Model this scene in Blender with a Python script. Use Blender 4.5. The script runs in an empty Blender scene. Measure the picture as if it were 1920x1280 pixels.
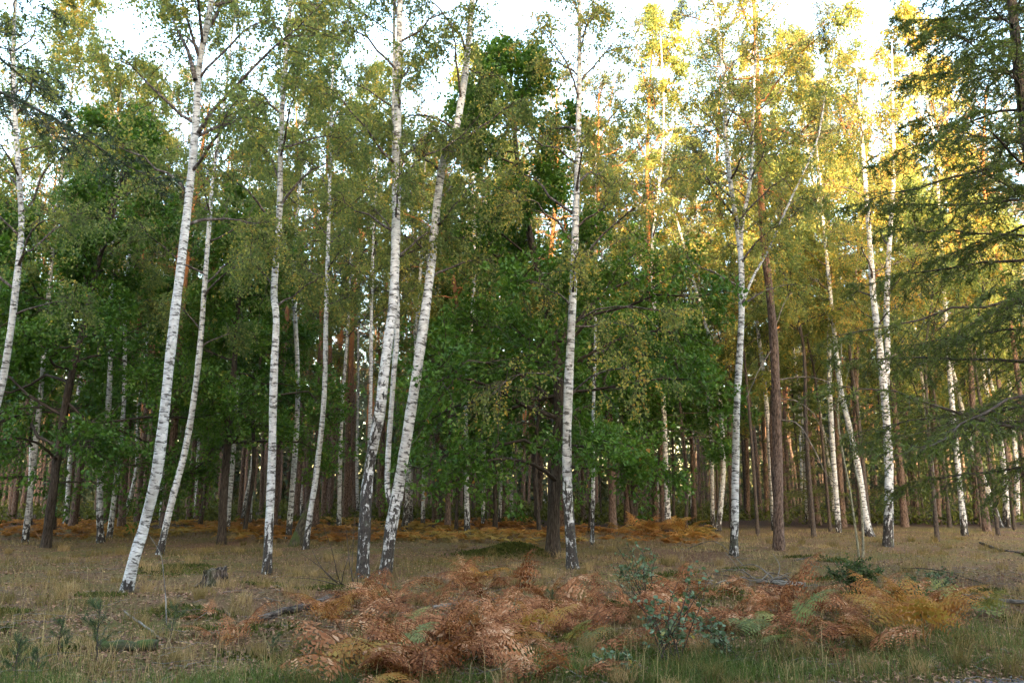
import bpy, math, numpy as np
from mathutils import Vector

# ------------------------------------------------------------------ camera, sky, sun, exposure
SC = bpy.context.scene
COL = SC.collection
F_PX, HORIZON, CAM_H = 1500.0, 922.0, 1.65           # focal length and horizon row in 1920x1280 pixels
PITCH = math.atan((HORIZON - 640) / F_PX)
SUN_EL, SUN_AZ = math.radians(7.0), math.radians(10.0)  # azimuth: from straight behind the camera towards the right

cd = bpy.data.cameras.new("camera"); cam = bpy.data.objects.new("camera", cd); COL.objects.link(cam)
cd.sensor_width = 36.0; cd.lens = 36.0 * F_PX / 1920.0
cd.clip_start = 0.1; cd.clip_end = 3000
cam.location = (0, 0, CAM_H); cam.rotation_euler = (math.pi / 2 + PITCH, 0, 0)
SC.camera = cam

SDIR = Vector((math.sin(SUN_AZ) * math.cos(SUN_EL), -math.cos(SUN_AZ) * math.cos(SUN_EL), math.sin(SUN_EL)))
W = bpy.data.worlds.new("World"); SC.world = W; W.use_nodes = True
nt = W.node_tree; bg = nt.nodes["Background"]
sky = nt.nodes.new("ShaderNodeTexSky"); sky.sky_type = 'NISHITA'; sky.sun_disc = False
sky.sun_elevation = SUN_EL; sky.sun_rotation = math.atan2(SDIR.x, SDIR.y)
sky.air_density = 1.0; sky.dust_density = 2.5; sky.ozone_density = 0.8
nt.links.new(sky.outputs[0], bg.inputs[0]); bg.inputs[1].default_value = 0.15

ld = bpy.data.lights.new("sun", 'SUN'); ld.energy = 2.7; ld.angle = math.radians(0.6); ld.color = (1.0, 0.74, 0.42)
sun = bpy.data.objects.new("sun", ld); COL.objects.link(sun)
sun.rotation_euler = SDIR.to_track_quat('Z', 'Y').to_euler(); sun.location = (0, -60, 40)

SC.view_settings.view_transform = 'Standard'; SC.view_settings.look = 'None'
SC.view_settings.exposure = 4.0; SC.view_settings.gamma = 1.0
SC.render.engine = 'CYCLES'
SC.cycles.max_bounces = 6; SC.cycles.diffuse_bounces = 3; SC.cycles.glossy_bounces = 2
SC.cycles.transmission_bounces = 3; SC.cycles.sample_clamp_indirect = 8

# ------------------------------------------------------------------ geometry helpers
def RNG(s): return np.random.default_rng(s)

def height(x, y):
    x = np.asarray(x, float); y = np.asarray(y, float)
    h = 0.05*np.sin(x*0.55+0.7)*np.sin(y*0.43+1.1) + 0.035*np.sin(x*1.3+y*0.9) + 0.022*np.sin(x*2.3-y*1.7+0.4) + 0.02*np.sin(x*4.1+y*5.3)*np.sin(y*3.1) + 0.035*np.clip(np.sin(x*1.9+2*np.sin(y*.8))*np.sin(y*2.2+1.5*np.sin(x*.9)), 0, 1)
    h = h + 0.20*np.exp(-(((x+4.4)/1.5)**2+((y-12.6)/0.9)**2))      # low mound at the big birch
    h = h + 0.22*np.exp(-(((x+0.1)/0.95)**2+((y-22.0)/0.7)**2))    # mossy hummock by the oak
    near = np.clip((y-4.5)/2.5, 0, 1)
    return h*near

def ray(px, py):
    xc, yc = (px-960)/F_PX, (640-py)/F_PX
    return np.array([xc, math.cos(PITCH)-yc*math.sin(PITCH), math.sin(PITCH)+yc*math.cos(PITCH)])

def ground_at(px, py):
    d = ray(px, py); z = 0.0
    for _ in range(8):
        t = (z-CAM_H)/d[2]; p = np.array([0, 0, CAM_H])+d*t
        z = float(height(p[0], p[1]))
    return np.array([p[0], p[1], z])

def at_depth(px, py, Y):
    d = ray(px, py); return np.array([0, 0, CAM_H])+d*(Y/d[1])

class Geo:
    def __init__(s): s.V=[]; s.L=[]; s.N=[]; s.M=[]; s.R=[]; s.K=[]; s.n=0
    def add(s, V, F, mat=0, rnd=None, bk=None):
        V = np.asarray(V, float).reshape(-1, 3); F = np.asarray(F, int)
        s.V.append(V); s.L.append((F+s.n).ravel()); s.N.append(np.full(len(F), F.shape[1])); s.M.append(np.full(len(F), mat))
        s.R.append(np.zeros(len(V)) if rnd is None else np.broadcast_to(np.asarray(rnd, float).ravel(), (len(V),)))
        s.K.append(V if bk is None else bk); s.n += len(V)
    def mesh(s, name, mats, smooth=True, origin=(0, 0, 0)):
        me = bpy.data.meshes.new(name)
        V = np.concatenate(s.V)-np.asarray(origin, float); L = np.concatenate(s.L); N = np.concatenate(s.N)
        me.vertices.add(len(V)); me.vertices.foreach_set("co", V.astype(np.float32).ravel())
        me.loops.add(len(L)); me.loops.foreach_set("vertex_index", L.astype(np.int32))
        me.polygons.add(len(N)); st = np.concatenate([[0], np.cumsum(N)[:-1]])
        me.polygons.foreach_set("loop_start", st.astype(np.int32)); me.polygons.foreach_set("loop_total", N.astype(np.int32))
        me.polygons.foreach_set("material_index", np.concatenate(s.M).astype(np.int32))
        me.polygons.foreach_set("use_smooth", np.full(len(N), smooth))
        a = me.attributes.new("rnd", 'FLOAT', 'POINT'); a.data.foreach_set("value", np.concatenate(s.R).astype(np.float32))
        a = me.attributes.new("bk", 'FLOAT_VECTOR', 'POINT'); a.data.foreach_set("vector", np.concatenate(s.K).astype(np.float32).ravel())
        for m in mats: me.materials.append(m)
        me.update(calc_edges=True); return me

def link(name, data, parent=None, loc=None, **props):
    o = bpy.data.objects.new(name, data); COL.objects.link(o)
    if parent is not None: o.parent = parent
    if loc is not None: o.location = loc
    for k, v in props.items(): o[k] = v
    return o

def norm(v): return v/np.maximum(np.linalg.norm(v, axis=-1, keepdims=True), 1e-9)

def tubes(P, R, seg=5, twist=0.0):
    """P (B,n,3), R (B,n) -> verts, quads, bark coordinates"""
    P = np.asarray(P, float); R = np.asarray(R, float); B, n = P.shape[:2]
    T = norm(np.gradient(P, axis=1)); ref = np.array([0.83, 0.05, 0.12]) if abs(T[..., 0]).mean() < 0.6 else np.array([0.1, 0.2, 0.97])
    U = norm(np.cross(T, np.broadcast_to(ref, T.shape))); Vv = np.cross(T, U)
    a = np.arange(seg)/seg*2*np.pi
    ca, sa = np.cos(a), np.sin(a)
    V = P[:, :, None]+R[:, :, None, None]*(U[:, :, None]*ca[None, None, :, None]+Vv[:, :, None]*sa[None, None, :, None])
    ln = np.concatenate([np.zeros((B, 1)), np.cumsum(np.linalg.norm(np.diff(P, axis=1), axis=2), 1)], 1)
    bk = np.stack([R[:, :, None]*ca, R[:, :, None]*sa, np.broadcast_to(ln[:, :, None], (B, n, seg))], -1)
    i = (np.arange(B)[:, None, None]*n+np.arange(n-1)[None, :, None])*seg
    j = np.arange(seg)[None, None, :]; k = (j+1) % seg
    Q = np.stack([i+j, i+k, i+seg+k, i+seg+j], -1).reshape(-1, 4)
    return V.reshape(-1, 3), Q, bk.reshape(-1, 3)

def leaf_quads(C, D, size, wid, rng, fold=0.18, flat=0.0, tri=False):
    """folded diamond leaves at C pointing along D"""
    N = len(C); D = norm(D); r = norm(rng.normal(size=(N, 3))+np.array([0, 0, flat*3.0]))
    S = norm(np.cross(D, r)); Nn = np.cross(S, D)
    size = np.broadcast_to(size, (N,))[:, None]; w = size*wid*0.5
    if tri:
        return np.stack([C+S*w*.9, C+D*size*1.15, C-S*w*.9+Nn*size*fold], 1).reshape(-1, 3), np.arange(N*3).reshape(-1, 3)
    a = C; b = C+D*size*0.45+S*w+Nn*size*fold; c = C+D*size; d = C+D*size*0.45-S*w+Nn*size*fold
    V = np.stack([a, b, c, d], 1).reshape(-1, 3); F = np.arange(N*4).reshape(-1, 4)
    return V, F

def catmull(pts, n):
    pts = np.asarray(pts, float); m = len(pts)
    if m == 2: return pts[0]+(pts[1]-pts[0])*np.linspace(0, 1, n)[:, None]
    E = np.vstack([2*pts[0]-pts[1], pts, 2*pts[-1]-pts[-2]])
    s = np.linspace(0, m-1-1e-6, n); i = s.astype(int); t = (s-i)[:, None]
    p0, p1, p2, p3 = E[i], E[i+1], E[i+2], E[i+3]
    return 0.5*((2*p1)+(-p0+p2)*t+(2*p0-5*p1+4*p2-p3)*t*t+(-p0+3*p1-3*p2+p3)*t**3)

def grow(rng, base, d, L, n, droop=0.2, wob=0.05):
    t = np.linspace(0, 1, n); B = len(base); L = np.asarray(L).reshape(B, 1, 1)
    P = base[:, None]+d[:, None]*L*t[None, :, None]
    P[..., 2] -= (droop*L[..., 0])*t[None]**2
    w = np.cumsum(rng.normal(size=(B, n, 3)), 1)*wob*L; w -= w[:, :1]
    return P+w

def sample(P, t):
    B, n = P.shape[:2]; s = np.clip(t, 0, 0.9999)*(n-1); i = s.astype(int); f = (s-i)[..., None]; b = np.arange(B)[:, None]
    return P[b, i]*(1-f)+P[b, i+1]*f, norm(P[b, i+1]-P[b, i])

# ------------------------------------------------------------------ materials
def new_mat(name):
    m = bpy.data.materials.new(name); m.use_nodes = True; n = m.node_tree.nodes; n.clear()
    return m, n, m.node_tree.links
def ramp(n, stops, interp='LINEAR'):
    r = n.new("ShaderNodeValToRGB"); e = r.color_ramp.elements; r.color_ramp.interpolation = interp
    while len(e) < len(stops): e.new(0.5)
    for k, (p, c) in enumerate(stops):
        e[k].position = p; e[k].color = (*c, 1) if len(c) == 3 else c
    return r
def mixc(n, l, fac, a, b, mode='MIX'):
    m = n.new("ShaderNodeMix"); m.data_type = 'RGBA'; m.blend_type = mode
    for sock, v in ((m.inputs[0], fac), (m.inputs[6], a), (m.inputs[7], b)):
        if hasattr(v, 'is_linked'): l.new(v, sock)
        else: sock.default_value = v if not isinstance(v, tuple) or len(v) == 4 else (*v, 1)
    return m.outputs[2]
def math_(n, l, op, a, b=0.0, clamp=False):
    m = n.new("ShaderNodeMath"); m.operation = op; m.use_clamp = clamp
    for sock, v in ((m.inputs[0], a), (m.inputs[1], b)):
        if hasattr(v, 'is_linked'): l.new(v, sock)
        else: sock.default_value = v
    return m.outputs[0]
def attr(n, name, typ='GEOMETRY'):
    a = n.new("ShaderNodeAttribute"); a.attribute_name = name; a.attribute_type = typ; return a
def noise(n, l, vec, scale, detail=4, rough=0.55, scl3=None):
    if scl3:
        mp = n.new("ShaderNodeMapping"); mp.inputs['Scale'].default_value = scl3; l.new(vec, mp.inputs[0]); vec = mp.outputs[0]
    t = n.new("ShaderNodeTexNoise"); t.inputs['Scale'].default_value = scale; t.inputs['Detail'].default_value = detail; t.inputs['Roughness'].default_value = rough
    l.new(vec, t.inputs['Vector']); return t.outputs[0]
def surf(n, l, col, rough=0.8, spec=0.25, bump=None, bstr=0.4, bdist=0.02):
    p = n.new("ShaderNodeBsdfPrincipled"); o = n.new("ShaderNodeOutputMaterial")
    l.new(col, p.inputs['Base Color']); p.inputs['Roughness'].default_value = rough; p.inputs['Specular IOR Level'].default_value = spec
    if bump is not None:
        b = n.new("ShaderNodeBump"); b.inputs['Strength'].default_value = bstr; b.inputs['Distance'].default_value = bdist
        l.new(bump, b.inputs['Height']); l.new(b.outputs[0], p.inputs['Normal'])
    l.new(p.outputs[0], o.inputs[0]); return p, o

def leaf_mat(name, stops, trans=0.4, rough=0.55, vary=0.25, spec=0.3):
    m, n, l = new_mat(name)
    a = attr(n, "rnd"); oi = n.new("ShaderNodeObjectInfo")
    f = math_(n, l, 'ADD', a.outputs['Fac'], math_(n, l, 'MULTIPLY', math_(n, l, 'SUBTRACT', oi.outputs['Random'], 0.5), vary), True)
    r = ramp(n, stops); l.new(f, r.inputs[0])
    p, o = surf(n, l, r.outputs[0], rough, spec)
    t = n.new("ShaderNodeBsdfTranslucent"); l.new(mixc(n, l, 1.0, r.outputs[0], (1.4, 1.32, 0.8), 'MULTIPLY'), t.inputs[0])
    mx = n.new("ShaderNodeMixShader"); mx.inputs[0].default_value = trans
    l.new(p.outputs[0], mx.inputs[1]); l.new(t.outputs[0], mx.inputs[2]); l.new(mx.outputs[0], o.inputs[0])
    return m

def birch_mat():
    m, n, l = new_mat("birch_bark")
    bk = attr(n, "bk").outputs['Vector']; db = attr(n, "dark_base", 'OBJECT').outputs['Fac']
    oi = n.new("ShaderNodeObjectInfo").outputs['Random']
    off = n.new("ShaderNodeVectorMath"); off.operation = 'ADD'; l.new(bk, off.inputs[0])
    cx = n.new("ShaderNodeCombineXYZ"); l.new(math_(n, l, 'MULTIPLY', oi, 37.0), cx.inputs[0]); l.new(math_(n, l, 'MULTIPLY', oi, 91.0), cx.inputs[2]); l.new(cx.outputs[0], off.inputs[1])
    v = off.outputs[0]
    sep = n.new("ShaderNodeSeparateXYZ"); l.new(bk, sep.inputs[0]); z = sep.outputs[2]
    tone = ramp(n, [(0.3, (0.34, 0.32, 0.31)), (0.5, (0.50, 0.49, 0.485)), (0.75, (0.62, 0.61, 0.605))]); l.new(noise(n, l, v, 1.0, 3, 0.6, (5, 5, 9)), tone.inputs[0])
    # thin lenticel dashes, broad dark bars, chevron scars
    d1 = ramp(n, [(0.53, (0, 0, 0)), (0.60, (1, 1, 1))]); l.new(noise(n, l, v, 1.0, 3, 0.6, (7, 7, 60)), d1.inputs[0])
    d2 = ramp(n, [(0.545, (0, 0, 0)), (0.585, (1, 1, 1))]); l.new(noise(n, l, v, 1.0, 4, 0.62, (5, 5, 17)), d2.inputs[0])
    c = mixc(n, l, math_(n, l, 'MULTIPLY', d1.outputs[0], 0.55), tone.outputs[0], (0.10, 0.085, 0.075))
    c = mixc(n, l, math_(n, l, 'MULTIPLY', d2.outputs[0], 0.9), c, (0.055, 0.047, 0.042))
    # black fissured butt: factor falls with height
    fis = noise(n, l, v, 1.0, 5, 0.65, (13, 13, 5.0))
    hh = math_(n, l, 'DIVIDE', z, math_(n, l, 'MAXIMUM', db, 0.05))
    thr = math_(n, l, 'SUBTRACT', math_(n, l, 'MULTIPLY', math_(n, l, 'SUBTRACT', 1.25, hh, True), 0.25), 0.03)
    k = math_(n, l, 'SUBTRACT', math_(n, l, 'ADD', fis, thr), 0.62)
    k = math_(n, l, 'MULTIPLY', k, 24.0, True)
    cr = ramp(n, [(0.35, (0.014, 0.012, 0.011)), (0.7, (0.075, 0.062, 0.055))]); l.new(noise(n, l, v, 1.0, 5, 0.7, (32, 32, 14)), cr.inputs[0])
    c = mixc(n, l, k, c, cr.outputs[0])
    # lichen tint
    lg = ramp(n, [(0.58, (0, 0, 0)), (0.75, (1, 1, 1))]); l.new(noise(n, l, v, 2.3, 4, 0.6), lg.inputs[0])
    c = mixc(n, l, math_(n, l, 'MULTIPLY', lg.outputs[0], 0.3), c, (0.22, 0.25, 0.16))
    h = math_(n, l, 'SUBTRACT', math_(n, l, 'MULTIPLY', fis, k), math_(n, l, 'MULTIPLY', d2.outputs[0], 0.5))
    surf(n, l, c, 0.7, 0.25, h, 0.7, 0.025); return m

def bark_mat(name, lo, hi, dark, scl=(26, 26, 6), orange=None, moss=0.0, bs=0.9):
    m, n, l = new_mat(name)
    bk = attr(n, "bk").outputs['Vector']; oi = n.new("ShaderNodeObjectInfo").outputs['Random']
    cx = n.new("ShaderNodeCombineXYZ"); l.new(math_(n, l, 'MULTIPLY', oi, 53.0), cx.inputs[2]); l.new(math_(n, l, 'MULTIPLY', oi, 17.0), cx.inputs[0])
    av = n.new("ShaderNodeVectorMath"); l.new(bk, av.inputs[0]); l.new(cx.outputs[0], av.inputs[1]); v = av.outputs[0]
    f = noise(n, l, v, 1.0, 5, 0.65, scl)
    r = ramp(n, [(0.36, dark), (0.5, lo), (0.68, hi)]); l.new(f, r.inputs[0]); c = r.outputs[0]
    if orange:
        sep = n.new("ShaderNodeSeparateXYZ"); l.new(bk, sep.inputs[0])
        g = math_(n, l, 'ADD', sep.outputs[2], math_(n, l, 'MULTIPLY', noise(n, l, v, 0.7, 3), 5.0))
        g = math_(n, l, 'MULTIPLY', math_(n, l, 'SUBTRACT', g, 9.5), 0.22, True)
        r2 = ramp(n, [(0.3, (0.20, 0.085, 0.035)), (0.7, orange)]); l.new(noise(n, l, v, 1.0, 4, 0.6, (14, 14, 9)), r2.inputs[0])
        c = mixc(n, l, g, c, r2.outputs[0])
    if moss:
        mm = ramp(n, [(0.48, (0, 0, 0)), (0.62, (1, 1, 1))]); l.new(noise(n, l, v, 3.5, 4), mm.inputs[0])
        c = mixc(n, l, math_(n, l, 'MULTIPLY', mm.outputs[0], moss), c, (0.055, 0.075, 0.02))
    surf(n, l, c, 0.9, 0.15, f, bs, 0.03); return m

M = {}
M['birch'] = birch_mat()
M['pine'] = bark_mat("pine_bark", (0.105, 0.07, 0.055), (0.21, 0.15, 0.125), (0.03, 0.02, 0.016), (24, 24, 8), orange=(0.36, 0.155, 0.06))
M['oak'] = bark_mat("oak_bark", (0.05, 0.038, 0.03), (0.10, 0.08, 0.065), (0.016, 0.012, 0.01), (30, 30, 5))
M['fir'] = bark_mat("fir_bark", (0.07, 0.055, 0.045), (0.13, 0.105, 0.085), (0.025, 0.02, 0.016), (22, 22, 10))
M['twig'] = bark_mat("twig_bark", (0.065, 0.05, 0.042), (0.12, 0.095, 0.08), (0.03, 0.022, 0.018), (40, 40, 12), bs=0.2)
M['branch'] = bark_mat("birch_branch_bark", (0.07, 0.055, 0.05), (0.22, 0.20, 0.185), (0.035, 0.028, 0.024), (9, 9, 16), bs=0.3)
M['dead'] = bark_mat("dead_wood", (0.17, 0.14, 0.115), (0.30, 0.265, 0.23), (0.05, 0.04, 0.032), (30, 30, 5))
M['rotten'] = bark_mat("rotten_wood", (0.075, 0.055, 0.045), (0.24, 0.19, 0.16), (0.012, 0.01, 0.008), (22, 22, 7), moss=0.35)
M['mossy'] = bark_mat("mossy_wood", (0.06, 0.05, 0.035), (0.13, 0.11, 0.08), (0.02, 0.016, 0.012), (22, 22, 7), moss=0.95)
M['sapling'] = bark_mat("sapling_bark", (0.22, 0.20, 0.14), (0.36, 0.33, 0.25), (0.08, 0.07, 0.05), (20, 20, 12), moss=0.3, bs=0.2)
BIRCH_LEAF = [(0.0, (0.08, 0.125, 0.04)), (0.35, (0.145, 0.19, 0.06)), (0.62, (0.235, 0.255, 0.075)), (0.84, (0.38, 0.31, 0.07)), (1.0, (0.42, 0.24, 0.05))]
M['birch_leaf'] = leaf_mat("birch_leaf", BIRCH_LEAF, 0.55)
M['oak_leaf'] = leaf_mat("oak_leaf", [(0.0, (0.03, 0.078, 0.012)), (0.45, (0.062, 0.14, 0.018)), (0.8, (0.11, 0.19, 0.025)), (0.96, (0.18, 0.20, 0.035)), (1.0, (0.30, 0.16, 0.04))], 0.36, 0.45)
M['needle'] = leaf_mat("fir_needle", [(0.0, (0.045, 0.07, 0.016)), (0.5, (0.095, 0.125, 0.026)), (1.0, (0.17, 0.18, 0.04))], 0.4)
M['spruce'] = leaf_mat("spruce_needle", [(0.0, (0.014, 0.032, 0.014)), (1.0, (0.04, 0.07, 0.026))], 0.18)
M['pine_needle'] = leaf_mat("pine_needle", [(0.0, (0.026, 0.045, 0.022)), (0.6, (0.055, 0.075, 0.032)), (1.0, (0.11, 0.105, 0.04))], 0.2)
M['seedling'] = leaf_mat("seedling_needle", [(0.0, (0.025, 0.05, 0.018)), (0.6, (0.05, 0.09, 0.032)), (1.0, (0.10, 0.13, 0.05))], 0.2)
M['fern_brown'] = leaf_mat("fern_brown", [(0.0, (0.10, 0.036, 0.018)), (0.5, (0.28, 0.112, 0.05)), (0.85, (0.42, 0.20, 0.10)), (1.0, (0.50, 0.30, 0.18))], 0.3, 0.7, 0.6, 0.1)
M['fern_gold'] = leaf_mat("fern_gold", [(0.0, (0.22, 0.09, 0.026)), (0.5, (0.36, 0.17, 0.045)), (1.0, (0.33, 0.23, 0.065))], 0.35, 0.6, 0.6, 0.15)
M['fern_green'] = leaf_mat("fern_green", [(0.0, (0.10, 0.13, 0.045)), (0.5, (0.19, 0.21, 0.07)), (1.0, (0.33, 0.27, 0.09))], 0.4, 0.5, 0.6)
M['shrub_leaf'] = leaf_mat("blue_green_leaf", [(0.0, (0.045, 0.075, 0.03)), (0.5, (0.11, 0.16, 0.085)), (0.88, (0.20, 0.26, 0.17)), (0.95, (0.40, 0.33, 0.08)), (1.0, (0.45, 0.36, 0.08))], 0.3, 0.55, 0.1)
M['bush_leaf'] = leaf_mat("bush_leaf", [(0.0, (0.025, 0.05, 0.018)), (0.6, (0.075, 0.115, 0.04)), (1.0, (0.20, 0.21, 0.07))], 0.35)
M['dry_grass'] = leaf_mat("dry_grass", [(0.0, (0.075, 0.07, 0.018)), (0.3, (0.15, 0.115, 0.042)), (0.55, (0.26, 0.178, 0.082)), (0.8, (0.38, 0.26, 0.135)), (1.0, (0.54, 0.41, 0.22))], 0.3, 0.7, 0.0, 0.1)
M['green_grass'] = leaf_mat("green_grass", [(0.0, (0.035, 0.06, 0.014)), (0.5, (0.085, 0.12, 0.026)), (0.85, (0.15, 0.185, 0.06)), (1.0, (0.36, 0.33, 0.17))], 0.35, 0.6, 0.0, 0.2)
M['litter'] = leaf_mat("leaf_litter", [(0.0, (0.06, 0.032, 0.02)), (0.45, (0.19, 0.095, 0.058)), (0.78, (0.36, 0.20, 0.13)), (0.95, (0.36, 0.22, 0.12)), (1.0, (0.50, 0.33, 0.15))], 0.15, 0.7, 0.0, 0.15)
M['moss'] = leaf_mat("moss", [(0.0, (0.03, 0.035, 0.01)), (1.0, (0.10, 0.11, 0.025))], 0.2, 0.8, 0.0, 0.1)

def ground_mat():
    m, n, l = new_mat("forest_floor")
    pos = n.new("ShaderNodeNewGeometry").outputs['Position']
    big = noise(n, l, pos, 0.35, 4, 0.6); mid = noise(n, l, pos, 2.2, 5, 0.65); fine = noise(n, l, pos, 28, 5, 0.75); vf = noise(n, l, pos, 95, 3, 0.7)
    lit = ramp(n, [(0.3, (0.045, 0.026, 0.016)), (0.5, (0.165, 0.092, 0.056)), (0.68, (0.33, 0.20, 0.13))]); l.new(fine, lit.inputs[0])
    gr = ramp(n, [(0.3, (0.065, 0.052, 0.016)), (0.55, (0.165, 0.13, 0.045)), (0.75, (0.28, 0.21, 0.09))]); l.new(vf, gr.inputs[0])
    k = ramp(n, [(0.42, (0, 0, 0)), (0.58, (1, 1, 1))]); l.new(math_(n, l, 'ADD', math_(n, l, 'MULTIPLY', big, 0.6), math_(n, l, 'MULTIPLY', mid, 0.4)), k.inputs[0])
    c = mixc(n, l, k.outputs[0], lit.outputs[0], gr.outputs[0])
    ms = ramp(n, [(0.60, (0, 0, 0)), (0.70, (1, 1, 1))]); l.new(noise(n, l, pos, 0.9, 4, 0.6), ms.inputs[0])
    c = mixc(n, l, math_(n, l, 'MULTIPLY', ms.outputs[0], 0.75), c, (0.06, 0.075, 0.014))
    sep = n.new("ShaderNodeSeparateXYZ"); l.new(pos, sep.inputs[0])     # pine-needle floor under the wood, darkened to stand in for canopy shade
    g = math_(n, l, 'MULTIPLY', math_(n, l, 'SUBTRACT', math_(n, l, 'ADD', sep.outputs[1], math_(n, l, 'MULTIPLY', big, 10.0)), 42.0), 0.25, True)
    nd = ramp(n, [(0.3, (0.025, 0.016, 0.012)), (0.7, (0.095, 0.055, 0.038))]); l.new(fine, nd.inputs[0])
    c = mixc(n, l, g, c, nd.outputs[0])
    surf(n, l, c, 0.95, 0.1, math_(n, l, 'ADD', fine, vf), 0.8, 0.04); return m
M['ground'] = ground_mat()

def path_mat():
    m, n, l = new_mat("gravel_path")
    pos = n.new("ShaderNodeNewGeometry").outputs['Position']
    v = n.new("ShaderNodeTexVoronoi"); v.inputs['Scale'].default_value = 75; l.new(pos, v.inputs['Vector'])
    r = ramp(n, [(0.25, (0.075, 0.065, 0.06)), (0.75, (0.20, 0.175, 0.165))]); l.new(noise(n, l, pos, 40, 4, 0.8), r.inputs[0])
    c = mixc(n, l, 0.35, r.outputs[0], v.outputs['Color'], 'SOFT_LIGHT')
    surf(n, l, c, 0.95, 0.15, v.outputs['Distance'], 0.7, 0.015); return m
M['path'] = path_mat()

# ------------------------------------------------------------------ ground, path
def spread(lo, mid, hi, n, dens):
    u = np.linspace(-1, 1, n); s = np.sinh(u*dens)/math.sinh(dens)
    return np.where(s < 0, mid+s*(mid-lo), mid+s*(hi-mid))
def build_ground():
    gx = spread(-420, 0, 420, 201, 5.0); gy = spread(-120, 10, 620, 201, 5.0)
    X, Y = np.meshgrid(gx, gy); Z = height(X, Y)
    V = np.stack([X, Y, Z], -1).reshape(-1, 3); n = len(gx)
    i = (np.arange(len(gy)-1)[:, None]*n+np.arange(n-1)[None])
    Q = np.stack([i, i+1, i+n+1, i+n], -1).reshape(-1, 4)
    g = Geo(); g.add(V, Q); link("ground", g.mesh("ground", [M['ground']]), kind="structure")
def path_far(x): return 6.72+0.19*x-0.02*np.sin(x*2.1)-0.05*np.sin(x*5.3+1)
def build_path():
    g = Geo(); x = np.linspace(-60, 60, 481); k = 14
    far = path_far(np.clip(x, -14, 14)) + 0.03*np.sin(x*11); near = far-4.2
    t = np.linspace(0, 1, k)[:, None]
    X = np.broadcast_to(x, (k, len(x))); Y = near+(far-near)*t; Z = height(X, Y)+0.012+0.02*np.sin(t*math.pi)
    V = np.stack([X, Y, Z], -1).reshape(-1, 3); n = len(x)
    i = (np.arange(k-1)[:, None]*n+np.arange(n-1)[None]); Q = np.stack([i, i+1, i+n+1, i+n], -1).reshape(-1, 4)
    g.add(V, Q); link("path", g.mesh("path", [M['path']]), kind="structure")
build_ground(); build_path()

# ------------------------------------------------------------------ trees
def trunk_geo(path, r0, r1, seg=12, flare=0.4, rng=None, n=None, power=0.65, mat=0):
    n = n or max(10, int(len(path)*5)); P = catmull(path, n)
    ln = np.concatenate([[0], np.cumsum(np.linalg.norm(np.diff(P, axis=0), axis=1))]); u = ln/ln[-1]
    R = r1+(r0-r1)*(1-u)**power
    R = R*(1+flare*np.exp(-ln/(r0*2.2)))*(1+0.04*np.sin(ln*3.1+path[0][0])+0.03*np.sin(ln*7.7))
    V, Q, bk = tubes(P[None], R[None], seg)
    if rng is not None:      # lobed roots at the foot and an uneven skin
        a = np.tile(np.arange(seg)/seg*2*np.pi, n); L = np.repeat(ln, seg); ph = rng.random(3)*6.28
        k = 1+0.22*flare*np.exp(-L/(r0*1.8))*np.sin(a*4+ph[0])+0.03*np.sin(a*2+L*2+ph[1])+0.02*np.sin(a*3+L*5+ph[2])
        C = np.repeat(P, seg, 0); V = C+(V-C)*k[:, None]
    g = Geo(); g.add(V, Q, mat, 0, bk); return g, P, R, ln

def branches_for(rng, P, ln, Rr, z0, z1, nb, Lmax, elev, shape, n=7, droop=0.15, wob=0.03, az=None, one_side=None):
    H = P[:, 2]; zs = z0+(z1-z0)*((np.arange(nb)+rng.random(nb)*0.8)/nb)
    base = np.stack([np.interp(zs, H, P[:, k]) for k in range(3)], 1); rb = np.interp(zs, H, Rr)
    u = (zs-z0)/(z1-z0); a = np.arange(nb)*2.399+rng.random(nb)*0.9 if az is None else az(nb)
    L = Lmax*shape(u)*(0.75+0.5*rng.random(nb)); e = np.radians(elev[0]+(elev[1]-elev[0])*u+rng.normal(size=nb)*9)
    d = np.stack([np.cos(a)*np.cos(e), np.sin(a)*np.cos(e), np.sin(e)], 1)
    B = grow(rng, base, d, L, n, droop, wob)
    return B, L, np.minimum(rb*0.5, 0.012+L*0.011)

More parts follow.
